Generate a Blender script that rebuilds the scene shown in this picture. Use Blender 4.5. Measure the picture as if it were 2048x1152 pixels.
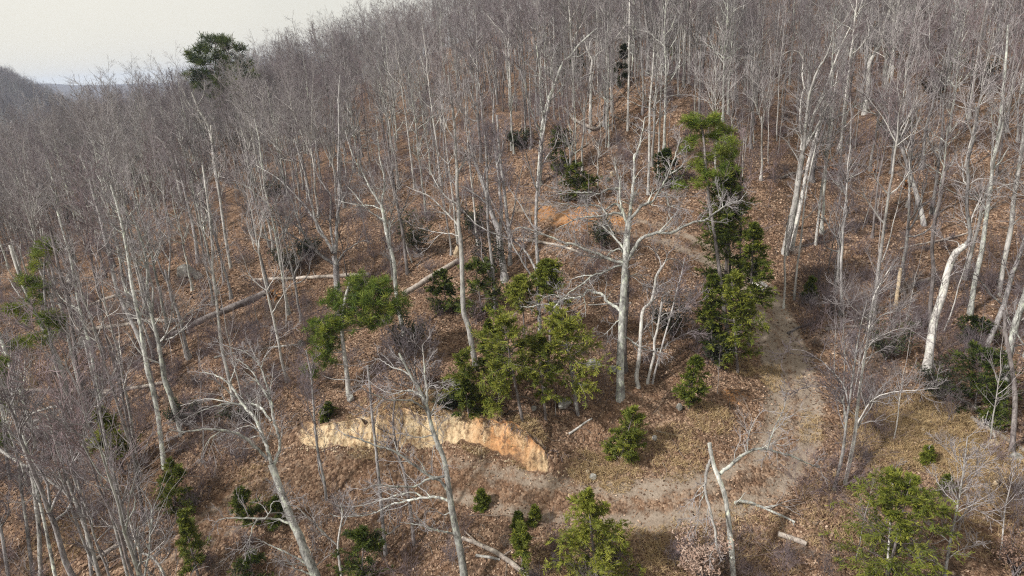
import bpy, math
import numpy as np
from mathutils import Matrix
SC = bpy.context.scene
for _o in list(bpy.data.objects):
    bpy.data.objects.remove(_o)
COL = SC.collection
R = math.radians

# ------------------------------------------------------------------ camera, sky, sun, exposure
CAM = np.array([0.0, 0.0, 20.0])
FPX = 1365.0                                  # focal length for a frame 2048 wide
PITCH, ROLL = R(18.8), R(3.95)
_r0 = np.array([1.0, 0, 0]); _u0 = np.array([0, math.sin(PITCH), math.cos(PITCH)])
FWD = np.array([0, math.cos(PITCH), -math.sin(PITCH)])
RGT = _r0*math.cos(ROLL) - _u0*math.sin(ROLL)
UPV = _u0*math.cos(ROLL) + _r0*math.sin(ROLL)
cd = bpy.data.cameras.new('camera'); cam = bpy.data.objects.new('camera', cd); COL.objects.link(cam)
cd.sensor_width = 36.0; cd.lens = 36.0*FPX/2048.0; cd.clip_start = 0.5; cd.clip_end = 12000
cam.matrix_world = Matrix(((RGT[0], UPV[0], -FWD[0], CAM[0]), (RGT[1], UPV[1], -FWD[1], CAM[1]),
                           (RGT[2], UPV[2], -FWD[2], CAM[2]), (0, 0, 0, 1)))
SC.camera = cam
SUN_EL, SUN_AZ = R(41), R(248)                # azimuth clockwise from +Y: behind the camera, to its left
wd = bpy.data.worlds.new('World'); SC.world = wd; wd.use_nodes = True
nt = wd.node_tree; nt.nodes.clear()
sky = nt.nodes.new('ShaderNodeTexSky'); sky.sky_type = 'NISHITA'; sky.sun_disc = False
sky.sun_elevation = SUN_EL; sky.sun_rotation = SUN_AZ; sky.dust_density = 3.0
bg1 = nt.nodes.new('ShaderNodeBackground'); bg1.inputs['Strength'].default_value = 0.11
nt.links.new(sky.outputs[0], bg1.inputs['Color'])
bg2 = nt.nodes.new('ShaderNodeBackground'); bg2.inputs['Color'].default_value = (0.84, 0.805, 0.71, 1)
bg2.inputs['Strength'].default_value = 1.0    # thin bright high cloud
nz = nt.nodes.new('ShaderNodeTexNoise'); nz.inputs['Scale'].default_value = 2.2; nz.inputs['Detail'].default_value = 4
mr = nt.nodes.new('ShaderNodeMapRange'); mr.inputs['From Min'].default_value = 0.3; mr.inputs['From Max'].default_value = 0.6
mr.inputs['To Min'].default_value = 0.76; mr.inputs['To Max'].default_value = 0.92
tc = nt.nodes.new('ShaderNodeTexCoord'); nt.links.new(tc.outputs['Generated'], nz.inputs['Vector'])
nt.links.new(nz.outputs['Fac'], mr.inputs['Value'])
mx = nt.nodes.new('ShaderNodeMixShader'); nt.links.new(mr.outputs[0], mx.inputs[0])
nt.links.new(bg1.outputs[0], mx.inputs[1]); nt.links.new(bg2.outputs[0], mx.inputs[2])
wo = nt.nodes.new('ShaderNodeOutputWorld'); nt.links.new(mx.outputs[0], wo.inputs['Surface'])
sd = bpy.data.lights.new('sun', 'SUN'); sd.energy = 5.0; sd.angle = R(3.0); sd.color = (1.0, 0.955, 0.90)
so = bpy.data.objects.new('sun', sd); COL.objects.link(so)
so.rotation_euler = (math.pi/2 - SUN_EL, 0, math.pi - SUN_AZ)
SC.view_settings.view_transform = 'Standard'; SC.view_settings.look = 'None'
SC.view_settings.exposure = 0.17; SC.view_settings.gamma = 1.0; SC.view_settings.use_curve_mapping = False
cy = SC.cycles
cy.max_bounces = 4; cy.diffuse_bounces = 2; cy.glossy_bounces = 1; cy.transmission_bounces = 2
cy.transparent_max_bounces = 4; cy.volume_bounces = 1; cy.sample_clamp_indirect = 2.0; cy.sample_clamp_direct = 12.0; cy.use_denoising = False; cy.filter_width = 1.15

# ------------------------------------------------------------------ projection helpers (pixels of the 2048 x 1152 frame)
def rays(px, py):
    px = np.asarray(px, float); py = np.asarray(py, float)
    a = (px - 1024)/FPX; b = -(py - 576)/FPX
    return a[..., None]*RGT + b[..., None]*UPV + FWD      # unit depth
def unproj(px, py, depth):
    return CAM + rays(px, py)*np.asarray(depth, float)[..., None]
def proj(P):
    d = np.asarray(P, float) - CAM
    z = d @ FWD; z = np.where(z < .01, .01, z)
    return 1024 + FPX*(d @ RGT)/z, 576 - FPX*(d @ UPV)/z, z

# ------------------------------------------------------------------ the lie of the land
def _hash(ix, iy, s):
    n = (ix*374761393 + iy*668265263 + s*982451653) & 0x7fffffff
    n = ((n ^ (n >> 13))*1274126177) & 0x7fffffff
    return ((n ^ (n >> 16)) & 0xffff)/65535.0
def vnoise(x, y, s=0):
    x = np.asarray(x, float); y = np.asarray(y, float)
    ix = np.floor(x).astype(np.int64); iy = np.floor(y).astype(np.int64)
    fx = x - ix; fy = y - iy; fx = fx*fx*(3 - 2*fx); fy = fy*fy*(3 - 2*fy)
    a = _hash(ix, iy, s); b = _hash(ix+1, iy, s); c = _hash(ix, iy+1, s); d = _hash(ix+1, iy+1, s)
    return (a*(1-fx) + b*fx)*(1-fy) + (c*(1-fx) + d*fx)*fy
def sstep(a, b, x):
    t = np.clip((x - a)/(b - a), 0, 1); return t*t*(3 - 2*t)

# (frame x, frame y, ground height): where bare ground shows and how high it lies
CTRL_PX = [(1024, 1140, -.4), (1024, 1020, .6), (900, 930, 1.2), (1150, 930, 1.4), (1024, 790, 3.4), (1150, 790, 3.4),
    (1250, 790, 3.4), (1024, 700, 4.4), (1000, 560, 6.2), (1200, 600, 5.6), (1150, 430, 9.0), (1200, 300, 12.0), (1200, 200, 15.0),
    (600, 960, .8), (600, 1120, -.9), (600, 860, 2.2), (600, 720, 3.4), (640, 600, 4.8), (800, 600, 5.2), (640, 450, 7.2),
    (100, 1120, -2.2), (100, 950, -1.2), (100, 800, 0), (300, 950, -.1), (300, 760, 2.0), (300, 640, 3.2), (140, 540, 3.2),
    (350, 440, 5.6), (560, 340, 8.6), (400, 340, 7.0), (760, 320, 10.0), (900, 420, 8.6), (1300, 150, 17.5), (1000, 200, 14.6),
    (1580, 700, 3.4), (1590, 840, 2.0), (1520, 960, 1.1), (1350, 1020, .7), (1300, 900, 1.9), (1420, 820, 2.9),
    (1520, 580, 5.2), (1400, 490, 7.2), (1650, 400, 7.8), (1650, 250, 11.5), (1850, 200, 13.5), (1900, 560, 5.0), (1800, 760, 2.6),
    (1950, 900, 1.6), (2000, 1100, -.2), (1750, 900, 1.6), (1700, 1100, -.1), (1500, 100, 18.5), (1400, 1120, -.2)]
CTRL_XY = [(0, 0, -9), (-40, 0, -14), (40, 0, -8), (0, -60, -24), (-52, 108, 6.6), (-88, 142, 6.8), (-140, 215, 2.5), (-28, 96, 9.6),
    (-75, 66, -3.5), (-110, 90, -7), (-120, 40, -14), (-190, 120, -14), (0, 150, 25), (40, 170, 32), (90, 130, 29), (120, 80, 24),
    (10, 210, 34), (-30, 190, 14), (-90, 220, 2), (70, 50, 7), (100, 30, 8), (170, 150, 36)]
_a = np.array(CTRL_PX, float)
_d = rays(_a[:, 0], _a[:, 1]); _t = (_a[:, 2] - CAM[2])/_d[:, 2]
_c = CAM + _d*_t[:, None]
CT = np.vstack([_c, np.array(CTRL_XY, float)])
def _tps(r2):
    return np.where(r2 > 1e-9, .5*r2*np.log(np.maximum(r2, 1e-9)), 0)
_n = len(CT); _sc = 60.0
_X = CT[:, :2]/_sc
_K = _tps(((_X[:, None] - _X[None])**2).sum(-1)) + np.eye(_n)*.002
_Q = np.hstack([np.ones((_n, 1)), _X])
_A = np.block([[_K, _Q], [_Q.T, np.zeros((3, 3))]])
_W = np.linalg.solve(_A, np.concatenate([CT[:, 2], np.zeros(3)]))
def seg_dist(x, y, line):
    """distance to a polyline and signed side (positive left of its direction) and the run along it"""
    best = np.full(np.shape(x), 1e9); side = np.zeros(np.shape(x)); run = np.zeros(np.shape(x)); acc = 0
    for (ax, ay), (bx, by) in zip(line[:-1], line[1:]):
        dx, dy = bx-ax, by-ay; L2 = dx*dx+dy*dy
        t = np.clip(((x-ax)*dx + (y-ay)*dy)/L2, 0, 1)
        qx, qy = ax+t*dx, ay+t*dy
        d = np.hypot(x-qx, y-qy); m = d < best
        best = np.where(m, d, best); side = np.where(m, np.sign(dx*(y-ay) - dy*(x-ax)), side)
        run = np.where(m, acc + t*math.sqrt(L2), run); acc += math.sqrt(L2)
    return best, side, run, acc
def base_h(x, y):
    x = np.asarray(x, float); y = np.asarray(y, float)
    z = np.full(x.shape, _W[_n]) + _W[_n+1]*x/_sc + _W[_n+2]*y/_sc
    for i in range(_n):
        z = z + _W[i]*_tps((x/_sc - _X[i, 0])**2 + (y/_sc - _X[i, 1])**2)
    r = np.hypot(x, y)
    far = -18 + 5*vnoise(x/180, y/180, 5)
    z = z + (far - z)*sstep(190, 330, r)
    az = np.degrees(np.arctan2(x, y))
    # wooded hills in the far left distance
    z = z + 37*np.exp(-(((az+34.8)/2.9)**2))*sstep(420, 640, r)*(1 - sstep(760, 1300, r))*(.9 + .2*vnoise(az*.6, r/300, 9))
    z = z + 46*np.exp(-(((az+34)/9.)**2))*sstep(1500, 2600, r)*(.85 + .3*vnoise(az*.5, 3, 11))
    z = z + 30*sstep(500, 1500, r)*sstep(-22, -8, az)*(1-sstep(2000, 3900, r))
    return z
def solve_ground(px, py, hf):
    d = rays(px, py); ts = np.concatenate([np.arange(8, 130, .15), np.arange(130, 900, 2.)])
    P = CAM + d*ts[:, None]; g = P[:, 2] - hf(P[:, 0], P[:, 1])
    i = np.argmax(g < 0)
    if i == 0: i = len(ts)-1
    t = ts[i-1] + (ts[i]-ts[i-1])*g[i-1]/max(g[i-1]-g[i], 1e-6)
    return CAM + d*t
TRACK_PX = [(1030, 405), (1130, 428), (1220, 440), (1310, 462), (1390, 492), (1460, 530), (1520, 585), (1548, 650), (1572, 720), (1590, 800), (1585, 870),
    (1540, 940), (1440, 990), (1300, 1012), (1150, 1008), (1020, 985), (930, 962), (850, 948), (740, 935), (620, 945), (540, 972), (450, 1035), (370, 1085)]
BANK_PX = [(560, 884), (630, 893), (700, 890), (780, 893), (840, 894), (900, 886), (950, 890), (1000, 908), (1050, 934), (1090, 945), (1140, 938), (1200, 930)]
TRACK = [tuple(solve_ground(x, y, base_h)[:2]) for x, y in TRACK_PX]
BANK = [tuple(solve_ground(x, y, base_h)[:2]) for x, y in BANK_PX]
BANK_F = [0, .1, .2, .31, .38, .47, .58, .7, .8, .88, .94, 1]; BANK_Z = [.16, .4, .5, .85, 1.3, 1.0, .85, 1.0, .8, .36, .12, .03]
def bank_terms(x, y):
    d, s, run, tot = seg_dist(x, y, BANK)
    sd_ = d*s                                            # positive uphill of the foot of the cut
    e = sstep(0, 2.2, run)*(1 - sstep(tot-2.6, tot-.1, run))*np.where((run < .01) | (run > tot-.01), 0, 1)
    hgt = np.interp(run/tot, BANK_F, BANK_Z)*(.78 + .3*vnoise(run*1.3, 0*run, 21) + .22*vnoise(run*3.1, 0*run, 22))
    return sd_, e*hgt, run
def H(x, y):
    x = np.asarray(x, float); y = np.asarray(y, float)
    z = base_h(x, y)
    sd_, b, run = bank_terms(x, y)
    w = .5 + .35*vnoise(run*1.4, 0*run, 23)
    rill = (vnoise(run*3.2, sd_*.6, 24) - .5)*.42 + (vnoise(run*7.5, sd_, 25) - .5)*.2
    z = z + b*np.clip(sstep(0, 1, (sd_ + rill*sstep(-.1, .3, sd_))/w)*np.exp(-np.maximum(sd_ - w, 0)/3.2) - .0, -1, 2)
    dt, _, _, _ = seg_dist(x, y, TRACK)
    r = np.hypot(x, y)
    amp = sstep(.9, 3.2, dt)*(1 - sstep(90, 200, r))
    z = z + amp*((vnoise(x/3.1, y/3.1, 1)-.5)*.55 + (vnoise(x/1.1, y/1.1, 2)-.5)*.22) + (vnoise(x/.45, y/.45, 3)-.5)*.06
    rut = np.exp(-((dt-.85)/.28)**2)
    return z - rut*.07
_cache = {}
def at(px, py):
    k = (px, py)
    if k not in _cache: _cache[k] = solve_ground(px, py, H)
    return _cache[k].copy()

# ------------------------------------------------------------------ materials
def new_mat(name):
    m = bpy.data.materials.new(name); m.use_nodes = True
    t = m.node_tree; t.nodes.clear()
    return m, t, t.nodes.new, t.links.new
def ramp(t, fac, stops, interp='LINEAR'):
    n = t.nodes.new('ShaderNodeValToRGB'); n.color_ramp.interpolation = interp
    el = n.color_ramp.elements
    while len(el) < len(stops): el.new(0.5)
    for e, (p, c) in zip(el, stops):
        e.position = p; e.color = (*c, 1)
    t.links.new(fac, n.inputs['Fac']); return n.outputs['Color']
def noise(t, vec, scale, detail=3, rough=.55):
    n = t.nodes.new('ShaderNodeTexNoise'); n.inputs['Scale'].default_value = scale
    n.inputs['Detail'].default_value = detail; n.inputs['Roughness'].default_value = rough
    if vec is not None: t.links.new(vec, n.inputs['Vector'])
    return n.outputs['Fac']
def mth(t, op, a, b=None, clamp=False):
    n = t.nodes.new('ShaderNodeMath'); n.operation = op; n.use_clamp = clamp
    for i, v in enumerate((a, b)):
        if v is None: continue
        if isinstance(v, (int, float)): n.inputs[i].default_value = v
        else: t.links.new(v, n.inputs[i])
    return n.outputs[0]
def mixc(t, fac, a, b, mode='MIX'):
    n = t.nodes.new('ShaderNodeMix'); n.data_type = 'RGBA'; n.blend_type = mode
    for s, v in ((n.inputs[0], fac), (n.inputs[6], a), (n.inputs[7], b)):
        if isinstance(v, (int, float)): s.default_value = v
        elif isinstance(v, tuple): s.default_value = (*v, 1)
        else: t.links.new(v, s)
    return n.outputs[2]
def attr(t, name, out='Fac'):
    n = t.nodes.new('ShaderNodeAttribute'); n.attribute_name = name; return n.outputs[out]
def mrange(t, v, a, b, c=0., d=1.):
    n = t.nodes.new('ShaderNodeMapRange'); t.links.new(v, n.inputs['Value'])
    for k, q in zip(('From Min', 'From Max', 'To Min', 'To Max'), (a, b, c, d)): n.inputs[k].default_value = q
    return n.outputs[0]
def surf(t, color, rough=.9, bump=None, bstr=.5, bdist=.02, spec=.2):
    p = t.nodes.new('ShaderNodeBsdfPrincipled'); o = t.nodes.new('ShaderNodeOutputMaterial')
    if isinstance(color, tuple): p.inputs['Base Color'].default_value = (*color, 1)
    else: t.links.new(color, p.inputs['Base Color'])
    p.inputs['Roughness'].default_value = rough; p.inputs['Specular IOR Level'].default_value = spec
    if bump is not None:
        b = t.nodes.new('ShaderNodeBump'); b.inputs['Strength'].default_value = bstr; b.inputs['Distance'].default_value = bdist
        t.links.new(bump, b.inputs['Height']); t.links.new(b.outputs[0], p.inputs['Normal'])
    t.links.new(p.outputs[0], o.inputs['Surface']); return p
def geo_pos(t):
    return t.nodes.new('ShaderNodeNewGeometry').outputs['Position']
LEAF_STOPS = [(0, (.035, .022, .016)), (.25, (.092, .055, .036)), (.5, (.188, .118, .078)), (.72, (.30, .205, .140)), (.9, (.42, .31, .225)), (1, (.52, .41, .32))]
def ground_material():
    m, t, N, L = new_mat('leaf_covered_ground')
    P = geo_pos(t)
    wob = N('ShaderNodeTexNoise'); wob.inputs['Scale'].default_value = 5; L(P, wob.inputs['Vector'])
    add = N('ShaderNodeVectorMath'); add.operation = 'MULTIPLY_ADD'; L(wob.outputs['Color'], add.inputs[0])
    add.inputs[1].default_value = (.12, .12, .12); L(P, add.inputs[2])
    vo = N('ShaderNodeTexVoronoi'); vo.inputs['Scale'].default_value = 8.5; L(add.outputs[0], vo.inputs['Vector'])
    sep = N('ShaderNodeSeparateColor'); L(vo.outputs['Color'], sep.inputs[0])
    big = noise(t, P, .35, 4, .6); mid = noise(t, P, 1.7, 4, .6)
    tone = mth(t, 'ADD', mth(t, 'MULTIPLY', sep.outputs[0], .62), mth(t, 'MULTIPLY', mid, .36))
    leaf = ramp(t, tone, LEAF_STOPS)
    leaf = mixc(t, mrange(t, big, .42, .66, 0, .62), leaf, (.15, .085, .05), 'MIX')
    humus = ramp(t, noise(t, P, 6, 3), [(.3, (.045, .03, .021)), (.7, (.12, .082, .058))])
    leaf = mixc(t, mrange(t, noise(t, P, .9, 5, .7), .50, .64, 0, .9), leaf, humus)
    # bare packed soil and gravel of the track
    grain = noise(t, P, 14, 5, .7)
    dirt = ramp(t, mth(t, 'ADD', mth(t, 'MULTIPLY', grain, .6), mth(t, 'MULTIPLY', mid, .4)),
                [(.3, (.145, .115, .09)), (.5, (.25, .205, .163)), (.72, (.385, .33, .272))])
    tm = mth(t, 'ADD', attr(t, 'track'), mth(t, 'MULTIPLY', mth(t, 'SUBTRACT', noise(t, P, 2.3, 5, .65), .5), 1.25))
    col = mixc(t, mrange(t, tm, .38, .70, 0, .92), leaf, dirt)
    # orange clay scraped bare
    clay = ramp(t, mth(t, 'ADD', mth(t, 'MULTIPLY', grain, .5), mth(t, 'MULTIPLY', mid, .5)),
                [(.3, (.25, .115, .05)), (.52, (.42, .215, .095)), (.75, (.52, .33, .18))])
    cm = mth(t, 'ADD', attr(t, 'clay'), mth(t, 'MULTIPLY', mth(t, 'SUBTRACT', noise(t, P, 1.6, 5, .7), .5), 1.2))
    col = mixc(t, mrange(t, cm, .45, .7, 0, .95), col, clay)
    # dead straw
    straw = ramp(t, grain, [(.3, (.24, .16, .085)), (.7, (.46, .34, .19))])
    gm = mth(t, 'ADD', attr(t, 'straw'), mth(t, 'MULTIPLY', mth(t, 'SUBTRACT', noise(t, P, 3.1, 5, .7), .5), 1.3))
    col = mixc(t, mrange(t, gm, .48, .78, 0, .85), col, straw)
    # cut bank: cream subsoil with orange seams running down the face
    mp = N('ShaderNodeMapping'); mp.inputs['Scale'].default_value = (1.0, 1.0, .28); L(P, mp.inputs['Vector'])
    streak = noise(t, mp.outputs[0], 3.2, 6, .68); fine = noise(t, mp.outputs[0], 9, 5, .7)
    cream = ramp(t, mth(t, 'ADD', mth(t, 'MULTIPLY', streak, .6), mth(t, 'MULTIPLY', fine, .45)),
                 [(.36, (.22, .14, .085)), (.43, (.41, .28, .165)), (.52, (.59, .455, .285)), (.70, (.70, .59, .41))])
    rust = ramp(t, mth(t, 'ADD', mth(t, 'MULTIPLY', streak, .6), mth(t, 'MULTIPLY', fine, .45)),
                [(.34, (.20, .085, .035)), (.48, (.42, .20, .085)), (.62, (.56, .33, .165)), (.75, (.60, .46, .28))])
    om = mth(t, 'ADD', attr(t, 'rust'), mth(t, 'MULTIPLY', mth(t, 'SUBTRACT', streak, .5), 1.6))
    face = mixc(t, mrange(t, om, .3, .9), cream, rust)
    crack = mrange(t, noise(t, mp.outputs[0], 4.6, 6, .75), .53, .62, 0, .8)
    face = mixc(t, crack, face, (.15, .09, .055))
    face = mixc(t, mrange(t, noise(t, P, 1.3, 5, .7), .54, .62, 0, .85), face, leaf)
    bm = mth(t, 'ADD', attr(t, 'bank'), mth(t, 'MULTIPLY', mth(t, 'SUBTRACT', noise(t, P, 1.9, 7, .75), .5), 1.25))
    col = mixc(t, mrange(t, bm, .50, .68), col, face)
    canopy = ramp(t, noise(t, P, .06, 6, .75), [(.35, (.055, .047, .052)), (.65, (.12, .105, .108))])
    col = mixc(t, attr(t, 'wood'), col, canopy)
    calm = mrange(t, mth(t, 'MAXIMUM', tm, attr(t, 'bank')), .3, .7, 1, .15)
    bump = mth(t, 'ADD', mth(t, 'MULTIPLY', mth(t, 'MULTIPLY', vo.outputs['Distance'], calm), -2.2), mth(t, 'MULTIPLY', grain, .9))
    surf(t, col, .95, bump, .8, .05, .1)
    return m
def bark_material(name, pale, mid, dark, twig, lichen=.5):
    m, t, N, L = new_mat(name)
    tcn = N('ShaderNodeTexCoord'); oi = N('ShaderNodeObjectInfo')
    mp = N('ShaderNodeMapping'); mp.inputs['Scale'].default_value = (1, 1, .32); L(tcn.outputs['Object'], mp.inputs['Vector'])
    off = N('ShaderNodeVectorMath'); off.operation = 'ADD'; L(mp.outputs[0], off.inputs[0])
    sc = N('ShaderNodeVectorMath'); sc.operation = 'SCALE'; sc.inputs[0].default_value = (17, 9, 5)
    L(oi.outputs['Random'], sc.inputs['Scale']); L(sc.outputs[0], off.inputs[1])
    V = off.outputs[0]
    a = noise(t, V, 2.3, 5, .65); b = noise(t, V, 13, 4, .7); c = noise(t, V, 5.5, 4, .6)
    col = ramp(t, mth(t, 'ADD', mth(t, 'MULTIPLY', a, .55), mth(t, 'MULTIPLY', b, .45)),
               [(.36, dark), (.50, mid), (.63, pale)])
    col = mixc(t, mrange(t, c, .54, .66, 0, lichen), col, tuple(min(1, v*1.12) for v in (pale[0]*.93, pale[1], pale[2]*.86)))
    col = mixc(t, mrange(t, noise(t, V, 1.1, 4, .7), .60, .72, 0, .7), col, dark)
    col = mixc(t, mrange(t, attr(t, 'rad'), .006, .030, 1, 0), col, twig)
    hsv = N('ShaderNodeHueSaturation'); L(col, hsv.inputs['Color'])
    L(mrange(t, oi.outputs['Random'], 0, 1, .66, 1.25), hsv.inputs['Value'])
    surf(t, hsv.outputs[0], .9, b, .8, .03, .15)
    return m
def foliage_material(name, stops):
    m, t, N, L = new_mat(name)
    oi = N('ShaderNodeObjectInfo')
    f = mth(t, 'ADD', attr(t, 'tint'), mrange(t, oi.outputs['Random'], 0, 1, -.1, .1))
    col = ramp(t, f, stops)
    d = N('ShaderNodeBsdfPrincipled'); L(col, d.inputs['Base Color']); d.inputs['Roughness'].default_value = .6
    d.inputs['Specular IOR Level'].default_value = .25
    tr = N('ShaderNodeBsdfTranslucent'); L(col, tr.inputs['Color'])
    mxs = N('ShaderNodeMixShader'); mxs.inputs[0].default_value = .28
    L(d.outputs[0], mxs.inputs[1]); L(tr.outputs[0], mxs.inputs[2])
    o = N('ShaderNodeOutputMaterial'); L(mxs.outputs[0], o.inputs['Surface'])
    return m
def leaf_material(name, stops):
    m, t, N, L = new_mat(name)
    col = ramp(t, attr(t, 'tint'), stops); surf(t, col, .8, spec=.2); return m
def rock_material(name, a, b, c):
    m, t, N, L = new_mat(name)
    tcn = N('ShaderNodeTexCoord'); V = tcn.outputs['Object']
    n1 = noise(t, V, 2.5, 6, .65); n2 = noise(t, V, 11, 5, .7)
    col = ramp(t, mth(t, 'ADD', mth(t, 'MULTIPLY', n1, .6), mth(t, 'MULTIPLY', n2, .4)), [(.35, a), (.5, b), (.65, c)])
    surf(t, col, .9, n2, .7, .05); return m
M_GROUND = ground_material()
M_BARK = bark_material('grey_bark', (.46, .445, .435), (.235, .222, .222), (.052, .046, .048), (.175, .148, .160))
M_PALE = bark_material('pale_bark', (.58, .565, .54), (.375, .36, .342), (.085, .078, .075), (.29, .265, .27), .4)
M_OAK = bark_material('lichened_bark', (.62, .63, .585), (.32, .32, .30), (.065, .06, .058), (.26, .242, .248), .7)
M_DARK = bark_material('brown_bark', (.27, .245, .24), (.145, .128, .124), (.04, .034, .034), (.17, .14, .146), .2)
M_TWIG = bark_material('reddish_twigs', (.30, .25, .255), (.22, .175, .18), (.09, .07, .07), (.20, .155, .162), .2)
M_LOG = bark_material('weathered_wood', (.50, .45, .40), (.30, .26, .23), (.10, .083, .072), (.27, .22, .19), .4)
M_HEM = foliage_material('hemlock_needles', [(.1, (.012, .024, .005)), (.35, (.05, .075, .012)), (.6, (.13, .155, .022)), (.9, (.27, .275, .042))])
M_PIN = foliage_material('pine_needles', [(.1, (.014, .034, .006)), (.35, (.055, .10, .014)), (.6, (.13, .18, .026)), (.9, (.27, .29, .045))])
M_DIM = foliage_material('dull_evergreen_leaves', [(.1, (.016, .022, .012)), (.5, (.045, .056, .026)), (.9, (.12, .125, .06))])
M_LEAF = leaf_material('dead_leaves', LEAF_STOPS)
M_BEECH = leaf_material('withered_leaves', [(0, (.14, .085, .06)), (.5, (.30, .21, .165)), (1, (.46, .37, .31))])
M_STRAW = leaf_material('straw_blades', [(0, (.22, .14, .075)), (.5, (.40, .29, .155)), (1, (.56, .44, .26))])
M_ROCK = rock_material('grey_stone', (.09, .09, .08), (.25, .245, .225), (.46, .45, .41))
M_SAND = rock_material('buff_stone', (.22, .16, .10), (.44, .35, .24), (.60, .52, .40))
M_CLAY = rock_material('clay_on_roots', (.10, .055, .028), (.36, .17, .065), (.52, .31, .14))

# ------------------------------------------------------------------ mesh building
class MB:
    """collects quads with one value per vertex"""
    def __init__(s): s.V = []; s.F = []; s.A = []; s.n = 0
    def add(s, V, F, A):
        s.V.append(V.reshape(-1, 3)); s.F.append(F.reshape(-1, 4) + s.n); s.A.append(np.broadcast_to(A, (V.reshape(-1, 3).shape[0],)).astype(np.float32))
        s.n += V.reshape(-1, 3).shape[0]
    def tubes(s, P, Rr, sides, cap=False):
        P = np.asarray(P, float); Rr = np.asarray(Rr, float)
        if P.ndim == 2: P = P[None]; Rr = Rr[None]
        N, k, _ = P.shape
        if N == 0: return
        T = np.empty_like(P); T[:, 1:-1] = P[:, 2:] - P[:, :-2]; T[:, 0] = P[:, 1]-P[:, 0]; T[:, -1] = P[:, -1]-P[:, -2]
        T /= np.linalg.norm(T, axis=2, keepdims=True) + 1e-9
        mt = T.mean(1); ref = np.where(np.abs(mt[:, 2:3]) > .85, np.array([[1., 0, 0]]), np.array([[0, 0, 1.]]))[:, None]
        U = np.cross(T, ref); U /= np.linalg.norm(U, axis=2, keepdims=True) + 1e-9
        W = np.cross(T, U)
        a = np.arange(sides)*2*math.pi/sides
        ring = P[:, :, None] + Rr[:, :, None, None]*(np.cos(a)[None, None, :, None]*U[:, :, None] + np.sin(a)[None, None, :, None]*W[:, :, None])
        i = np.arange(k-1)[:, None]*sides; j = np.arange(sides)[None]; j2 = (j+1) % sides
        q = np.stack([i+j, i+j2, i+sides+j2, i+sides+j], -1).reshape(-1, 4)
        F = (np.arange(N)*k*sides)[:, None, None] + q[None]
        s.add(ring, F, np.repeat(Rr.reshape(-1), sides))
        if cap:
            for e in (0, k-1):
                for n in range(N):
                    c = P[n, e]; rr = ring[n, e]
                    V = np.vstack([rr, c[None] + (T[n, e]*Rr[n, e]*.15*(1 if e else -1))[None]])
                    idx = np.arange(sides)
                    Fc = np.stack([idx, (idx+1) % sides, np.full(sides, sides), np.full(sides, sides)], -1)
                    s.add(V, Fc, .06)
    def quads(s, C, U, W, tint):
        """rectangles centred on C with half axes U, W"""
        V = np.stack([C-U-W, C+U-W, C+U+W, C-U+W], 1); N = len(C)
        s.add(V, np.arange(N*4).reshape(N, 4), np.repeat(tint, 4))
    def tris(s): return sum(2*len(f) for f in s.F)
    def mesh(s, name, aname='rad', smooth=True):
        V = np.concatenate(s.V).astype(np.float32); F = np.concatenate(s.F).astype(np.int64); A = np.concatenate(s.A)
        tri = F[:, 2] == F[:, 3]
        cnt = np.where(tri, 3, 4); st = np.concatenate([[0], np.cumsum(cnt)[:-1]])
        loops = F.reshape(-1)
        if tri.any():
            keep = np.ones(F.shape, bool); keep[tri, 3] = False; loops = F[keep]
        me = bpy.data.meshes.new(name)
        me.vertices.add(len(V)); me.vertices.foreach_set('co', V.reshape(-1))
        me.loops.add(len(loops)); me.loops.foreach_set('vertex_index', loops.astype(np.int32))
        me.polygons.add(len(F)); me.polygons.foreach_set('loop_start', st.astype(np.int32))
        me.polygons.foreach_set('use_smooth', np.full(len(F), smooth))
        at_ = me.attributes.new(aname, 'FLOAT', 'POINT'); at_.data.foreach_set('value', A)
        me.update(calc_edges=True); return me
def link(name, me, mat=None, parent=None, kind=None, label=None):
    if mat is not None and len(me.materials) == 0: me.materials.append(mat)
    o = bpy.data.objects.new(name, me); COL.objects.link(o)
    if parent is not None: o.parent = parent
    if kind: o['kind'] = kind
    if label: o['label'] = label
    return o
def tag(o, label, cat, group=None):
    o['label'] = label; o['category'] = cat
    if group: o['group'] = group
    return o
def thing(name, label, cat, loc, group=None):
    o = bpy.data.objects.new(name, None); COL.objects.link(o); o.location = [float(v) for v in loc]
    o.empty_display_size = .2
    return tag(o, label, cat, group)

# ------------------------------------------------------------------ growing branches
def norm(v): return v/(np.linalg.norm(v, axis=-1, keepdims=True) + 1e-9)
def resample(P, Rr, k):
    P = np.asarray(P, float); s = np.concatenate([[0], np.cumsum(np.linalg.norm(np.diff(P, axis=0), axis=1))])
    q = np.linspace(0, s[-1], k)
    return np.stack([np.interp(q, s, P[:, i]) for i in range(3)], 1), np.interp(q, s, Rr)
def catmull(P, m):
    P = np.asarray(P, float)
    if len(P) < 3: 
        t = np.linspace(0, 1, m+1)[:, None]; return P[0]*(1-t) + P[1]*t
    Q = np.vstack([2*P[0]-P[1], P, 2*P[-1]-P[-2]]); out = []
    for i in range(1, len(Q)-2):
        t = np.linspace(0, 1, m, endpoint=False)[:, None]
        a, b, c, d = Q[i-1], Q[i], Q[i+1], Q[i+2]
        out.append(.5*(2*b + (c-a)*t + (2*a-5*b+4*c-d)*t*t + (3*b-a-3*c+d)*t**3))
    return np.vstack(out + [P[-1:]])
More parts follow.
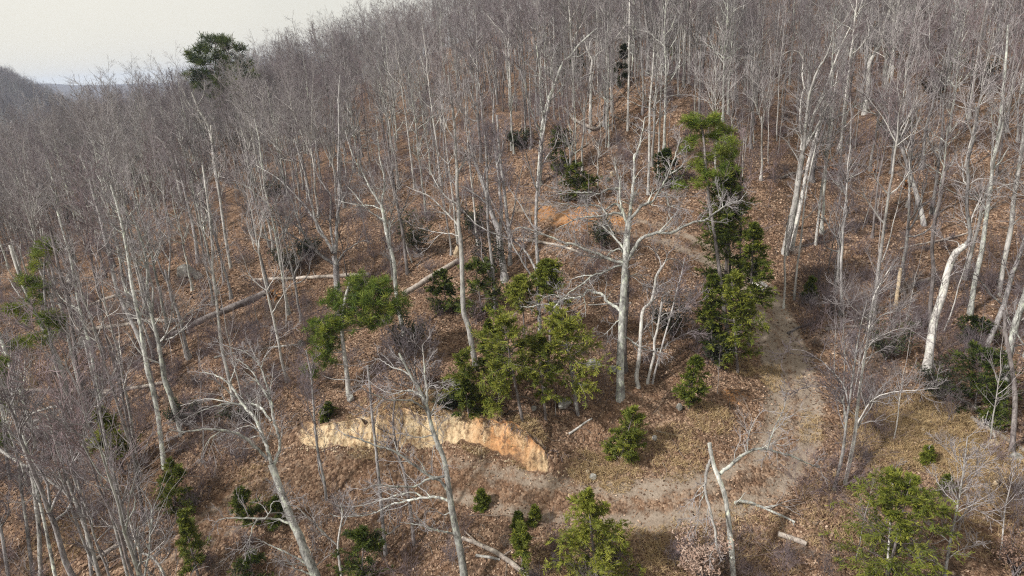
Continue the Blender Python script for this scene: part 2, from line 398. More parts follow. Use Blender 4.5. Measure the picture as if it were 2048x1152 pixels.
def kids(rng, P, Rr, n, t0=.2, t1=1., L=.45, La=.5, ang=.8, up=.1, k=5, rr=.012, wig=.18, rmin=.003, taper=.8, absL=None, bias=1.0):
    M, kp, _ = P.shape
    idx = np.repeat(np.arange(M), n); N = len(idx)
    t = t0 + (t1-t0)*rng.random(N)**bias
    f = t*(kp-1); i = np.clip(f.astype(int), 0, kp-2); w = (f-i)[:, None]
    pos = P[idx, i]*(1-w) + P[idx, i+1]*w; tan = norm(P[idx, i+1]-P[idx, i])
    r0 = Rr[idx, i]*(1-w[:, 0]) + Rr[idx, i+1]*w[:, 0]
    v = rng.normal(size=(N, 3)); v -= (v*tan).sum(1, keepdims=True)*tan; v = norm(v)
    a = rng.normal(ang, .22, N)[:, None]; d = norm(tan*np.cos(a) + v*np.sin(a))
    pl = np.linalg.norm(np.diff(P, axis=1), axis=2).sum(1)[idx] if absL is None else np.full(N, absL)
    ln = L*pl*(1-La*t)*rng.uniform(.55, 1.3, N)
    out = np.empty((N, k, 3)); out[:, 0] = pos; st = (ln/(k-1))[:, None]
    for j in range(1, k):
        d = norm(d + np.array([0, 0, up]) + wig*rng.normal(size=(N, 3))); out[:, j] = out[:, j-1] + d*st
    rs = np.minimum(r0*.7, ln*rr + .002)
    R2 = np.maximum(rs[:, None]*(1 - taper*np.linspace(0, 1, k)[None]), rmin)
    return out, R2

# ------------------------------------------------------------------ the ground sheet
def build_ground():
    az = np.concatenate([np.radians(np.arange(-180, -52, 4.)), np.radians(np.arange(-52, 52, .26)), np.radians(np.arange(52, 180, 4.))])
    rr = [1.5]
    while rr[-1] < 4000:
        r = rr[-1]; rr.append(r*(1.012 if 18 < r <= 24 else 1.0058 if 24 < r < 62 else 1.012 if 62 <= r < 150 else 1.035 if r < 500 else 1.07 if r < 18 or r > 500 else 1.03))
    rr = np.array(rr)
    Rg, Ag = np.meshgrid(rr, az, indexing='ij')
    x = Rg*np.sin(Ag); y = Rg*np.cos(Ag); sh = x.shape
    x = x.ravel(); y = y.ravel(); z = H(x, y)
    V = np.stack([x, y, z], 1)
    nr, na = sh
    i = np.arange(nr-1)[:, None]*na; j = np.arange(na)[None]; j2 = (j+1) % na
    F = np.stack([i+j, i+j2, i+na+j2, i+na+j], -1).reshape(-1, 4)[:, ::-1]
    px, py, dep = proj(V)
    dt, _, run, tot = seg_dist(x, y, TRACK)
    _tl = np.array(TRACK); TRACK_F = np.concatenate([[0], np.cumsum(np.hypot(*np.diff(_tl, axis=0).T))]); TRACK_F /= TRACK_F[-1]
    TRACK_W = [.5, .6, .6, .7, .8, .9, 1, 1.1, 1.15, 1.1, 1.05, 1, .9, .85, .8, .75, .6, .45, .4, .45, .6, .65, .55]
    near = np.hypot(x, y) < 90
    f = run/tot
    track = np.exp(-((dt-.85)/.5)**2)*.56 + np.exp(-(dt/1.75)**2)*.40
    track *= .75 + .5*vnoise(run*.35, 0*run, 40)
    track = track*np.interp(f, TRACK_F, TRACK_W) * near
    sd_, b, brun = bank_terms(x, y)
    wv = .62 + .3*vnoise(brun*1.4, 0*brun, 23)
    bank = sstep(-.15, .12, sd_)*(1-sstep(wv*.8, wv*1.25, sd_))*sstep(.2, .6, b)*.92
    btot = seg_dist(x, y, BANK)[3]; bf = brun/btot
    rust = np.exp(-((bf-.72)/.09)**2)*.75 + np.exp(-((bf-.36)/.05)**2)*.45 + np.exp(-((bf-.06)/.06)**2)*.3
    def spots(lst):
        m = np.zeros(len(x))
        for (cx, cy, rad, s) in lst:
            q = at(cx, cy); m = np.maximum(m, s*np.exp(-(((x-q[0])**2 + (y-q[1])**2)/rad**2)))
        return m
    clay = spots([(1150, 432, 2.6, .8), (1230, 440, 2.2, .6), (1090, 425, 2.0, .7), (1300, 440, 1.5, .4), (548, 590, .8, .9), (1470, 790, .8, .85), (1440, 805, .7, .5),
                  (1310, 395, 1.6, .5), (1690, 345, 1.2, .6), (1750, 340, .8, .7), (815, 640, .8, .5), (1130, 210, 2.5, .4), (1820, 830, .8, .4), (1220, 385, 1.5, .4), (700, 305, 2, .55), (660, 330, 1.6, .4)])
    straw = spots([(1850, 850, 3.2, .9), (1930, 900, 3.0, .88), (1770, 880, 2.4, .75), (1960, 1000, 2.2, .6), (1840, 960, 1.6, .5), (1700, 800, 1.2, .4), (1240, 930, 1.3, .6), (1170, 930, 1.0, .55), (1350, 905, 1.5, .45), (1420, 830, 1.2, .45),
                   (1560, 760, .9, .5), (1480, 720, .8, .4), (1600, 840, 1.0, .35), (1260, 1130, 1.6, .5), (1360, 1100, 1.5, .4), (500, 985, 1.6, .45), (140, 1060, 2., .4), (700, 1030, 1.2, .25),
                   (1990, 1020, 2.2, .4), (1050, 862, .8, .5), (860, 815, 1.0, .35), (1700, 450, 2.2, .3), (900, 500, 2.5, .25)])
    mb = MB(); mb.add(V, F, np.clip(track, 0, 1))
    me = mb.mesh('ground', 'track')
    for nm, v in (('bank', bank), ('rust', rust), ('clay', clay), ('straw', straw), ('wood', sstep(230, 340, np.hypot(x, y)))):
        a = me.attributes.new(nm, 'FLOAT', 'POINT'); a.data.foreach_set('value', np.clip(v, 0, 1).astype(np.float32))
    g = link('ground', me, M_GROUND, kind='structure')
    return g
build_ground()

def build_cut():
    """the raw face of the cut, modelled finely: rills, slumps and an overhanging lip"""
    bl = np.array(BANK); seg = np.hypot(*np.diff(bl, axis=0).T); cum = np.concatenate([[0], np.cumsum(seg)]); tot = cum[-1]
    q = catmull(bl, 6); sq = np.concatenate([[0], np.cumsum(np.hypot(*np.diff(q, axis=0).T))])
    rr = np.arange(.25, tot-.15, .055)*sq[-1]/tot; P = np.stack([np.interp(rr, sq, q[:, i]) for i in (0, 1)], 1)
    T = norm(np.gradient(P, axis=0)); Nn = np.stack([-T[:, 1], T[:, 0]], 1)
    s_ = bank_terms(*(P+Nn*.5).T)[0]; Nn = Nn*np.where(np.median(s_) > 0, 1, -1)
    k = 5; Ns = np.stack([np.convolve(np.pad(Nn[:, i], 12, mode='edge'), np.ones(25)/25, 'valid') for i in (0, 1)], 1); Nn = norm(Ns)
    t = np.linspace(0, 1, 44); nr, nt_ = len(rr), len(t)
    run = np.arange(nr)*.055; U, Tt = np.meshgrid(run, t, indexing='ij')
    f = run/run[-1]; hgt = np.interp(f, BANK_F, BANK_Z)*1.06*(.82 + .30*vnoise(run*1.3, 0*run, 21) + .22*vnoise(run*3.1, 0*run, 22))
    wid = .42 + .4*vnoise(run*1.1, 0*run, 23) + .12*vnoise(run*4, 0*run, 29)
    off = -.16 + Tt*(wid[:, None]+.26)                               # from the foot to behind the lip
    env = np.sin(np.pi*np.clip(Tt, 0, 1))**.6
    ridge = 1-np.abs(2*vnoise(U*3.1 + 1.2*vnoise(U*.9, Tt*2.5, 58), Tt*.8, 51)-1)
    out = env*(.12*(.4+1.1*vnoise(U*.8, Tt*0, 57))*(ridge-.35) + .07*(vnoise(U*7, Tt*1.6, 52)-.5) + .05*(vnoise(U*14, Tt*8, 53)-.5)) + .10*np.exp(-((Tt-.9)/.06)**2)
    x = P[:, None, 0] + Nn[:, None, 0]*(off-out); y = P[:, None, 1] + Nn[:, None, 1]*(off-out)
    zf = H(P[:, 0]-Nn[:, 0]*.25, P[:, 1]-Nn[:, 1]*.25); tb = P + Nn*(wid[:, None]+.2); zt = H(tb[:, 0], tb[:, 1])
    prof = np.clip((Tt-.06)/.84, 0, 1)**.85
    z = zf[:, None]*(1-prof) + np.maximum(zt[:, None], zf[:, None]+hgt[:, None]*.9)*prof + .05*(vnoise(U*6, Tt*6, 54)-.5) + .02
    z[:, 0] -= .12; z[:, -1] = np.minimum(z[:, -1], zt) - .10; z[:, -2] -= .02
    z[0] -= .25; z[-1] -= .25
    V = np.stack([x, y, z], -1).reshape(-1, 3)
    i = np.arange(nr-1)[:, None]*nt_; j = np.arange(nt_-1)[None]
    F = np.stack([i+j, i+j+1, i+nt_+j+1, i+nt_+j], -1).reshape(-1, 4)
    face = sstep(.02, .2, Tt + .16*(vnoise(U*2.2, Tt*0, 60)-.5))*(1-sstep(.86, .97, Tt))*(sstep(.2, .55, hgt)*(1-sstep(.74, .96, f + .12*(vnoise(run*2, 0*run, 61)-.5))))[:, None]
    rust = np.exp(-((f-.72)/.15)**2)*.9 + np.exp(-((f-.36)/.05)**2)*.5 + np.exp(-((f-.06)/.06)**2)*.3
    rust = np.repeat(rust[:, None], nt_, 1) + .25*sstep(.6, .9, Tt)
    mb = MB(); mb.add(V, F, 0.); me = mb.mesh('cut_bank', 'track')
    for nm, v in (('bank', face), ('rust', rust)):
        a = me.attributes.new(nm, 'FLOAT', 'POINT'); a.data.foreach_set('value', np.clip(v, 0, 1).astype(np.float32).ravel())
    link('cut_bank', me, M_GROUND, kind='structure')
build_cut()

# ------------------------------------------------------------------ single trees the photograph shows one by one
LAND = []            # (frame x, y, phrase) used when describing the trees near them
HERO_PX = []         # base pixels, kept clear of others
def hero(label, mat, trunk, w, limbs=(), twigs=1.0, seed=0, land=None, name='bare_tree', cat='tree', cap=False, top_twigs=True, upb=.10, group=None, root=1.4, dep=None):
    """trunk / limbs: points seen in the frame; w: trunk widths in frame pixels (foot, top)"""
    rng = np.random.default_rng(seed*77 + 5)
    bx, by = trunk[0]
    foot = at(bx, by) if dep is None else unproj(bx, by, dep)
    D0 = (foot - CAM) @ FWD
    HERO_PX.append((bx, by, w[0]))
    def world(path, d0, slope, m, jit):
        q = catmull(np.array(path, float), m); n = len(q)
        s = np.concatenate([[0], np.cumsum(np.linalg.norm(np.diff(q, axis=0), axis=1))])*d0/FPX
        d = d0 + slope*s
        P = unproj(q[:, 0], q[:, 1], d)
        P[1:-1] += rng.normal(0, jit, (n-2, 3)) if n > 2 else 0
        return P
    tp = np.array(trunk, float)
    P = world(trunk, D0, rng.uniform(-.06, .06), 5, .006*max(w[0], 4)*D0/1365)
    if dep is None: P[0] = foot; P[0, 2] = foot[2] - .25
    k = len(P); ss = np.linspace(0, 1, k)
    s_w = np.concatenate([[0], np.cumsum(np.linalg.norm(np.diff(P, axis=0), axis=1))]); s_w /= s_w[-1]
    rad = (w[0]*(1-s_w) + w[1]*s_w)*.5*D0/FPX
    rad *= 1 + .05*rng.normal(size=k)
    if root: rad[0] *= root; rad[1] *= 1 + (root-1)*.3
    t = thing(name, label, cat, foot, group)
    off = foot
    mb = MB(); mb.tubes(P-off, rad, 9, cap=cap); link('trunk', mb.mesh('trunk'), mat, t)
    px = catmull(tp, 5)
    par = [resample(P, rad, 14)]; paths = []
    for li in limbs:
        lp, lw = li[0], li[1]; lm = li[2] if len(li) > 2 else mat; le = li[3] if len(li) > 3 else max(lw*.28, .8)
        i = int(np.argmin(((px - np.array(lp[0]))**2).sum(1)))
        d0 = (P[i]-CAM) @ FWD
        # a limb may also leave another limb
        for (Q, qpx) in paths:
            j = int(np.argmin(((qpx - np.array(lp[0]))**2).sum(1)))
            if ((qpx[j]-lp[0])**2).sum() < ((px[i]-lp[0])**2).sum(): d0 = (Q[j]-CAM) @ FWD; i = i; px_hit = True
        q2 = catmull(np.array(lp, float), 5)
        LP = world(lp, d0, rng.uniform(-.55, .55), 5, .012)
        lr = np.linspace(lw, le, len(LP))*.5*d0/FPX
        lr *= 1 + .06*rng.normal(size=len(lr))
        mb = MB(); mb.tubes(LP-off, np.maximum(lr, .006), 7 if lw > 4 else 5); link('limb', mb.mesh('limb'), lm, t)
        paths.append((LP, q2)); par.append(resample(LP, lr, 14))
    if twigs > 0:
        mb = MB()
        src = par[1:]
        if top_twigs:
            # twigs leave the upper part of the trunk only
            TP, TR = par[0]; n0 = 8
            src = src + [resample(TP[n0-2:], TR[n0-2:], 14)]
        Ps = np.array([a for a, _ in src]); Rs = np.array([b for _, b in src])
        ln = np.linalg.norm(np.diff(Ps, axis=1), axis=2).sum(1)
        n1 = np.clip((ln*3.4*twigs).astype(int), 4, 28)
        B, BR = kids(rng, Ps, Rs, n1, .12, 1., 1.45, .45, .78, upb, 6, .017, .22, .009, .7, absL=1.0)
        mb.tubes(B-off, BR, 4)
        C, CR = kids(rng, B, BR, 6, .15, 1., .55, .4, .65, upb*.8, 4, .014, .25, .0075, .6)
        mb.tubes(C-off, CR, 3)
        D, DR = kids(rng, C, CR, 3, .2, 1., .55, .4, .6, upb*.6, 3, .010, .22, .0055, .4)
        mb.tubes(D-off, DR, 3)
        link('twigs', mb.mesh('twigs'), mat, t, kind='stuff')
    if land: LAND.append((px[len(px)//3][0], px[len(px)//3][1], land))
    return t

hero('big lichened oak with long crooked limbs, alone on the knoll above the bank', M_OAK,
  [(1241, 797), (1241, 720), (1244, 640), (1249, 560), (1254, 480), (1258, 440)], (16, 13), [
  ([(1258, 440), (1261, 417), (1264, 393), (1268, 349), (1268, 315), (1276, 300), (1284, 268), (1290, 235)], 8),
  ([(1256, 520), (1272, 492), (1284, 476), (1315, 466), (1344, 466), (1364, 454), (1388, 445), (1412, 439), (1432, 424), (1454, 411), (1486, 401)], 8),
  ([(1317, 466), (1340, 440), (1363, 415)], 4), ([(1446, 415), (1442, 398), (1432, 390)], 3),
  ([(1257, 443), (1271, 427), (1286, 410), (1305, 403), (1317, 383), (1332, 359), (1344, 329), (1354, 300), (1361, 275)], 7),
  ([(1317, 381), (1333, 388), (1338, 412), (1352, 410), (1357, 420)], 3), ([(1335, 352), (1352, 340), (1372, 328)], 4), ([(1296, 407), (1304, 388), (1318, 378)], 4),
  ([(1253, 445), (1246, 430), (1227, 426), (1205, 432), (1178, 434), (1156, 437), (1137, 446), (1110, 460)], 6),
  ([(1251, 440), (1243, 415), (1240, 393), (1239, 361), (1232, 339), (1229, 315)], 6),
  ([(1239, 378), (1217, 378), (1198, 388), (1183, 385), (1159, 385), (1134, 385), (1100, 373), (1085, 368)], 5),
  ([(1214, 428), (1207, 420), (1200, 405), (1190, 390)], 4),
  ([(1246, 428), (1232, 407), (1210, 420), (1193, 411), (1161, 411), (1149, 414), (1129, 407), (1095, 409)], 5),
  ([(1250, 500), (1232, 478), (1210, 456), (1188, 442), (1165, 442)], 5), ([(1228, 470), (1216, 450), (1206, 436)], 3),
  ([(1250, 527), (1222, 520), (1198, 509), (1168, 498), (1149, 489), (1127, 486), (1110, 477), (1090, 470), (1065, 460), (1040, 455), (1028, 460)], 7),
  ([(1248, 528), (1227, 535), (1205, 545), (1185, 551), (1168, 566), (1149, 578), (1139, 585), (1125, 600), (1107, 616)], 5),
  ([(1185, 551), (1165, 552), (1145, 558), (1138, 575)], 3), ([(1246, 505), (1238, 498), (1222, 505), (1208, 517), (1180, 512), (1150, 512)], 4),
  ([(1243, 624), (1232, 614), (1215, 604), (1205, 589), (1190, 585), (1176, 580), (1166, 592), (1149, 595), (1124, 599), (1110, 612), (1090, 608), (1060, 614), (1038, 612)], 7),
  ([(1168, 595), (1171, 612), (1171, 635)], 3), ([(1124, 599), (1110, 590), (1095, 592), (1080, 598)], 3),
  ([(1246, 672), (1261, 680), (1276, 693), (1305, 702), (1315, 697), (1325, 704)], 4), ([(1240, 638), (1227, 650), (1212, 667), (1195, 676)], 3),
  ([(1248, 560), (1262, 552), (1275, 548), (1290, 558), (1300, 575)], 3)], 1.25, 1, 'the big lichened oak', upb=.03)
hero('second grey trunk tucked directly behind the foot of the big oak', M_DARK,
  [(1250, 742), (1248, 690), (1251, 640), (1254, 590), (1256, 540)], (12, 8), [], .3, 2)
hero('crooked pale tree kinked to the right just beside the big oak', M_PALE,
  [(1277, 775), (1273, 752), (1278, 719), (1282, 658), (1286, 621), (1303, 602), (1310, 570), (1313, 552), (1325, 532)], (9, 5), [
  ([(1325, 532), (1337, 518), (1357, 521), (1378, 528)], 3), ([(1322, 537), (1318, 515), (1300, 495), (1288, 492)], 2.5), ([(1330, 524), (1338, 505), (1348, 498)], 2.5),
  ([(1303, 602), (1314, 597)], 5)], .5, 3, 'the kinked pale tree')
hero('slim double stemmed tree arching right between the oak and the hemlock', M_PALE,
  [(1294, 768), (1303, 731), (1308, 711), (1309, 682), (1315, 658), (1320, 628), (1325, 594)], (6, 4), [
  ([(1325, 594), (1342, 582), (1364, 580), (1385, 586)], 3), ([(1308, 690), (1305, 653), (1305, 609), (1303, 575)], 3), ([(1320, 634), (1332, 627), (1348, 626)], 2.5)], 1.2, 4)
hero('thin straight grey sapling leaning right, left of the hemlock', M_BARK,
  [(1304, 768), (1315, 726), (1327, 682), (1342, 628), (1351, 592), (1362, 552), (1370, 515)], (4.5, 2), [
  ([(1330, 672), (1355, 640), (1385, 600), (1410, 580)], 2), ([(1322, 700), (1350, 678), (1390, 660), (1420, 652)], 2), ([(1340, 632), (1365, 610), (1390, 580)], 2)], 1.3, 5)
hero('tall cream white trunk rising from the evergreens in the middle of the slope', M_PALE,
  [(952, 735), (944, 692), (937, 654), (927, 623), (925, 567), (923, 512), (921, 480), (917, 450), (917, 413), (914, 375), (914, 340), (911, 300), (909, 255), (904, 205), (897, 150)], (12, 4), [
  ([(914, 408), (893, 394), (879, 377), (869, 360), (859, 340), (845, 310), (838, 285)], 4),
  ([(917, 452), (900, 433), (876, 408), (857, 392), (830, 381), (812, 372)], 4),
  ([(922, 475), (905, 468), (885, 466), (862, 462), (835, 455)], 3), ([(885, 466), (870, 478), (858, 495), (842, 505)], 2),
  ([(913, 350), (925, 330), (933, 300), (940, 260)], 4), ([(910, 280), (895, 255), (885, 225), (880, 190)], 3.5), ([(908, 240), (922, 210), (928, 170)], 3)], 1.0, 6, 'the tall cream trunk')
hero('grey tree shedding long stiff limbs to the upper left, left of the oak', M_BARK,
  [(1081, 690), (1079, 640), (1076, 590), (1076, 536), (1073, 480), (1072, 449), (1073, 400), (1079, 340), (1083, 290), (1090, 250), (1098, 200)], (9, 4), [
  ([(1075, 565), (1064, 552), (1050, 532), (1038, 511), (1027, 494), (1023, 482), (1013, 462), (1006, 442), (991, 416), (980, 395), (972, 370)], 4.5),
  ([(1074, 545), (1062, 520), (1050, 503), (1037, 489), (1020, 478), (1000, 470), (976, 462), (949, 445), (922, 416), (905, 400)], 5),
  ([(1072, 460), (1054, 433), (1040, 408), (1027, 389), (1015, 370), (1004, 340)], 3.5),
  ([(1074, 385), (1064, 352), (1055, 320), (1046, 280)], 4), ([(1078, 345), (1090, 320), (1110, 290), (1118, 260)], 4), ([(1084, 290), (1072, 250), (1068, 210)], 3)], .9, 7)
hero('stout grey trunk standing behind the evergreen clump, forking high', M_BARK,
  [(1010, 562), (1005, 525), (1001, 496), (997, 462), (988, 438), (979, 413), (972, 385), (960, 350)], (15, 8), [
  ([(998, 466), (1003, 430), (1001, 400), (998, 365), (994, 330), (988, 280), (985, 230)], 8), ([(979, 413), (965, 400), (950, 388), (930, 375), (910, 372)], 5),
  ([(960, 350), (948, 320), (940, 280), (938, 240)], 6), ([(966, 365), (972, 330), (975, 290)], 4.5), ([(994, 330), (1005, 300), (1012, 260)], 4)], 1.1, 8, 'the stout forking trunk')
hero('straight grey trunk close behind the stout forking one', M_BARK,
  [(1020, 530), (1019, 470), (1013, 425), (1008, 377), (1003, 340), (998, 290), (994, 230)], (8.5, 4), [
  ([(1018, 460), (1028, 420), (1034, 380), (1046, 330)], 4), ([(1006, 360), (996, 320), (990, 280)], 3.5)], 1.0, 9)
hero('slim grey trunk with a crooked low bough beside the stout forking one', M_BARK,
  [(990, 622), (988, 580), (986, 548), (981, 499), (976, 450), (975, 400), (974, 340), (970, 270)], (7, 3.5), [
  ([(985, 560), (978, 548), (972, 535), (964, 515), (963, 490), (960, 465)], 3), ([(975, 400), (965, 360), (955, 330), (950, 290)], 3.5), ([(974, 345), (984, 310), (990, 270)], 3)], .9, 10)
hero('many stemmed grey tree fanning left above the bright green pine', M_BARK,
  [(676, 592), (673, 560), (672, 530), (668, 512)], (13, 11), [
  ([(670, 508), (673, 479), (673, 457), (675, 430), (680, 400), (678, 364), (676, 320), (678, 270), (677, 200), (680, 150)], 8),
  ([(666, 505), (648, 471), (631, 442), (619, 425), (612, 413), (597, 398), (560, 360), (520, 335), (500, 320)], 6),
  ([(668, 528), (641, 510), (624, 491), (607, 466), (595, 435), (585, 403), (570, 370), (556, 330), (540, 295)], 6.5),
  ([(631, 500), (597, 479), (573, 464), (553, 447), (534, 437), (505, 418)], 4.5),
  ([(648, 475), (636, 457), (626, 418), (617, 383), (612, 357), (602, 320), (590, 280), (582, 240)], 6),
  ([(667, 500), (661, 450), (661, 393), (651, 376), (636, 352), (630, 325), (632, 280)], 5),
  ([(676, 525), (685, 508), (705, 493), (727, 481), (744, 488)], 4), ([(680, 410), (695, 380), (706, 340), (712, 300)], 4), ([(607, 466), (580, 440), (555, 425), (525, 400)], 3.5)], 1.15, 11, 'the fanning many-stemmed tree', upb=.12)
hero('lichened grey tree leaning left, its foot behind the pale grey bush', M_OAK,
  [(808, 672), (803, 645), (798, 618), (791, 574), (788, 526), (777, 484), (770, 449), (763, 408)], (9.5, 6), [
  ([(764, 412), (752, 395), (739, 374), (724, 344), (712, 325), (700, 295), (690, 260)], 4.5), ([(763, 408), (768, 380), (768, 350), (761, 325), (757, 290), (752, 230)], 4.5),
  ([(768, 440), (750, 430), (739, 422), (720, 402), (707, 386), (694, 372)], 3.5), ([(776, 470), (783, 445), (792, 432)], 2.5),
  ([(765, 420), (745, 412), (715, 410), (690, 405), (670, 398)], 3)], 1.0, 12, 'the left-leaning lichened tree')
hero('dark brown straight trunk above the sloping grey log', M_DARK,
  [(815, 548), (810, 505), (805, 462), (795, 413), (788, 369), (780, 320), (773, 260)], (7.5, 4), [
  ([(800, 430), (815, 400), (822, 360)], 3), ([(790, 375), (775, 340), (768, 300)], 3)], .9, 13)
hero('large pale foreground tree leaning left with drooping limbs at lower left', M_OAK,
  [(650, 1195), (632, 1151), (613, 1114), (601, 1077), (586, 1046), (571, 1007), (557, 968), (543, 928)], (19, 13), [
  ([(543, 930), (535, 898), (527, 876), (512, 839), (495, 820), (480, 800), (465, 775), (456, 766), (444, 757), (430, 750), (405, 744)], 8),
  ([(459, 768), (466, 750), (469, 733), (460, 722)], 4), ([(480, 800), (462, 788), (440, 768), (418, 755)], 4),
  ([(548, 930), (557, 905), (560, 890), (556, 865), (546, 838), (543, 815), (532, 790), (517, 766), (507, 746), (488, 727), (471, 718)], 7),
  ([(546, 815), (536, 781), (527, 750), (521, 733), (507, 717), (485, 702), (446, 690)], 5), ([(522, 735), (534, 708), (548, 690), (560, 672)], 3),
  ([(542, 842), (520, 815), (500, 807), (471, 807), (446, 802), (410, 798), (361, 812)], 5), ([(484, 810), (456, 807), (422, 815), (390, 828), (361, 842)], 4),
  ([(534, 917), (515, 898), (493, 878), (471, 866), (446, 861), (417, 859), (393, 861), (361, 864), (338, 858)], 7), ([(446, 861), (420, 878), (405, 905), (402, 925)], 3),
  ([(580, 1047), (552, 1038), (518, 1037), (479, 1036), (444, 1038), (425, 1052)], 5), ([(515, 1037), (505, 1055), (498, 1080), (478, 1108)], 3.5), ([(530, 1038), (541, 1022), (543, 1007), (556, 1002), (566, 1010)], 3),
  ([(634, 1150), (612, 1128), (591, 1114), (554, 1097), (530, 1086), (513, 1077)], 5), ([(628, 1152), (606, 1142), (591, 1138), (576, 1121), (562, 1108)], 4),
  ([(636, 1150), (631, 1130), (625, 1112), (612, 1088)], 4), ([(528, 880), (515, 860), (500, 852), (480, 856), (455, 868)], 3.5)], .75, 14, 'the left-leaning foreground tree', upb=.0)
hero('thin pale forked tree at the bottom edge between the two large foreground trees', M_PALE,
  [(690, 1190), (683, 1151), (676, 1097), (679, 1065), (685, 1029), (681, 1008)], (7, 3), [
  ([(674, 1090), (647, 1065), (627, 1046), (605, 1024), (590, 1012), (574, 1001)], 4), ([(640, 1060), (625, 1035), (610, 1020)], 2.5), ([(678, 1060), (690, 1045), (700, 1020), (712, 1005)], 2.5)], .9, 15)
hero('large grey foreground tree with level ragged boughs left of the young pine at the bottom', M_OAK,
  [(936, 1195), (928, 1151), (920, 1099), (909, 1047), (902, 1009), (895, 960), (888, 919), (874, 884), (864, 856), (854, 814), (843, 787), (826, 759), (812, 733), (798, 706)], (18, 4), [
  ([(890, 952), (870, 957), (854, 960), (829, 974), (800, 973), (784, 974), (755, 970), (732, 978)], 6),
  ([(901, 1004), (878, 995), (847, 995), (812, 1002), (784, 1009), (758, 1022), (732, 1030), (680, 1033), (660, 1028)], 6),
  ([(847, 995), (825, 985), (795, 990), (760, 1000), (720, 1012), (690, 1012)], 4),
  ([(893, 978), (880, 962), (855, 950), (826, 929), (784, 901), (749, 891), (715, 877), (688, 869)], 7),
  ([(868, 868), (850, 874), (833, 874), (810, 870), (791, 866)], 3), ([(855, 825), (847, 815), (830, 805), (815, 800), (780, 800), (745, 788), (720, 775)], 5),
  ([(846, 792), (832, 786), (819, 780), (800, 784), (784, 787), (760, 778), (735, 760)], 4), ([(853, 812), (855, 785), (850, 752), (848, 720), (845, 688)], 5),
  ([(820, 750), (803, 740), (785, 735), (765, 722), (745, 715)], 3.5), ([(848, 795), (862, 770), (880, 762)], 3), ([(880, 905), (868, 890), (864, 915), (862, 945)], 2),
  ([(906, 1018), (898, 1025), (886, 1030), (870, 1018), (855, 1016)], 3), ([(912, 1068), (893, 1064), (874, 1061), (845, 1052), (819, 1047), (798, 1044)], 5)], .8, 16, 'the grey foreground tree', upb=.02)
hero('slim brown trunk with one broken side branch behind the grey foreground tree', M_BARK,
  [(771, 1110), (767, 1060), (763, 1020), (759, 970), (754, 920), (750, 880), (744, 830), (740, 780), (735, 730)], (8, 4.5), [
  ([(768, 1072), (782, 1065), (800, 1050), (812, 1048)], 4), ([(765, 1075), (755, 1085), (746, 1102)], 3)], .6, 17)
hero('dark slim trunk rising in front of the left part of the cut bank', M_DARK,
  [(828, 1090), (822, 1030), (815, 985), (808, 945), (798, 915), (790, 880), (786, 840), (790, 800)], (8, 3.5), [([(812, 965), (826, 980), (836, 992)], 2.5), ([(795, 900), (802, 860), (806, 830)], 3.5)], .7, 18)
hero('slender tree with paired stems left of the cut bank, twigs over the track', M_BARK,
  [(653, 1000), (648, 960), (640, 925), (634, 890), (630, 850), (626, 800), (622, 750), (612, 700)], (6, 2.5), [
  ([(650, 975), (638, 940), (634, 900), (636, 860)], 3), ([(630, 850), (618, 820), (612, 790), (600, 765)], 2.5)], 1.1, 19)
hero('bushy grey sapling clump with pale wiry twigs above the left end of the bank', M_BARK,
  [(848, 812), (842, 790), (835, 765), (828, 740)], (4, 3), [
  ([(840, 785), (822, 750), (800, 720), (775, 695)], 2.5), ([(838, 775), (850, 740), (858, 700), (862, 660)], 2.5), ([(832, 752), (815, 720), (800, 690), (790, 660)], 2.5),
  ([(830, 745), (830, 710), (832, 680), (830, 650)], 2.5), ([(844, 795), (815, 775), (780, 760), (745, 740)], 2.5), ([(843, 790), (862, 760), (872, 730)], 2)], 2.0, 20, name='sapling', cat='sapling', root=1)
hero('broken topped pale snag with one long arm reaching right over the track', M_OAK,
  [(1468, 1175), (1465, 1130), (1463, 1099), (1452, 1002), (1438, 957), (1428, 933), (1423, 912), (1419, 886)], (12, 8), [
  ([(1440, 948), (1463, 929), (1494, 905), (1525, 898), (1556, 905), (1591, 915), (1615, 927), (1640, 933)], 8),
  ([(1494, 905), (1497, 874), (1511, 839), (1529, 818)], 3), ([(1535, 899), (1549, 856), (1567, 821), (1570, 794)], 3.5),
  ([(1423, 920), (1415, 935), (1410, 974), (1417, 1009), (1431, 1064), (1433, 1099)], 7, M_PALE, 4), ([(1411, 975), (1407, 990), (1398, 1015), (1396, 1045)], 3.5)], .8, 21, 'the broken snag', name='snag', cat='dead tree', cap=True, top_twigs=False, upb=.05)
hero('thick leaning white trunk with a kink halfway, on the right slope', M_PALE,
  [(1853, 742), (1862, 681), (1868, 642), (1876, 616), (1887, 581), (1895, 544), (1909, 509), (1929, 492)], (17, 12), [
  ([(1929, 492), (1939, 475), (1939, 450), (1934, 419), (1936, 370), (1936, 328), (1946, 284), (1953, 250), (1953, 215)], 8.5, M_BARK, 3.5), ([(1920, 498), (1915, 485), (1895, 480), (1868, 470)], 3),
  ([(1938, 460), (1946, 430), (1960, 400), (1972, 360)], 4), ([(1947, 280), (1935, 240), (1930, 200)], 4), ([(1952, 225), (1962, 190), (1968, 150)], 2.5, M_BARK), ([(1953, 220), (1946, 180), (1948, 140)], 2.5, M_BARK)], .9, 22, 'the kinked white trunk')
hero('upright brown trunk growing right beside the foot of the kinked white one', M_DARK,
  [(1858, 668), (1860, 640), (1861, 605), (1867, 544), (1864, 500), (1868, 450), (1880, 400), (1890, 340)], (9, 5), [([(1866, 470), (1874, 430), (1878, 390)], 3)], .7, 23)
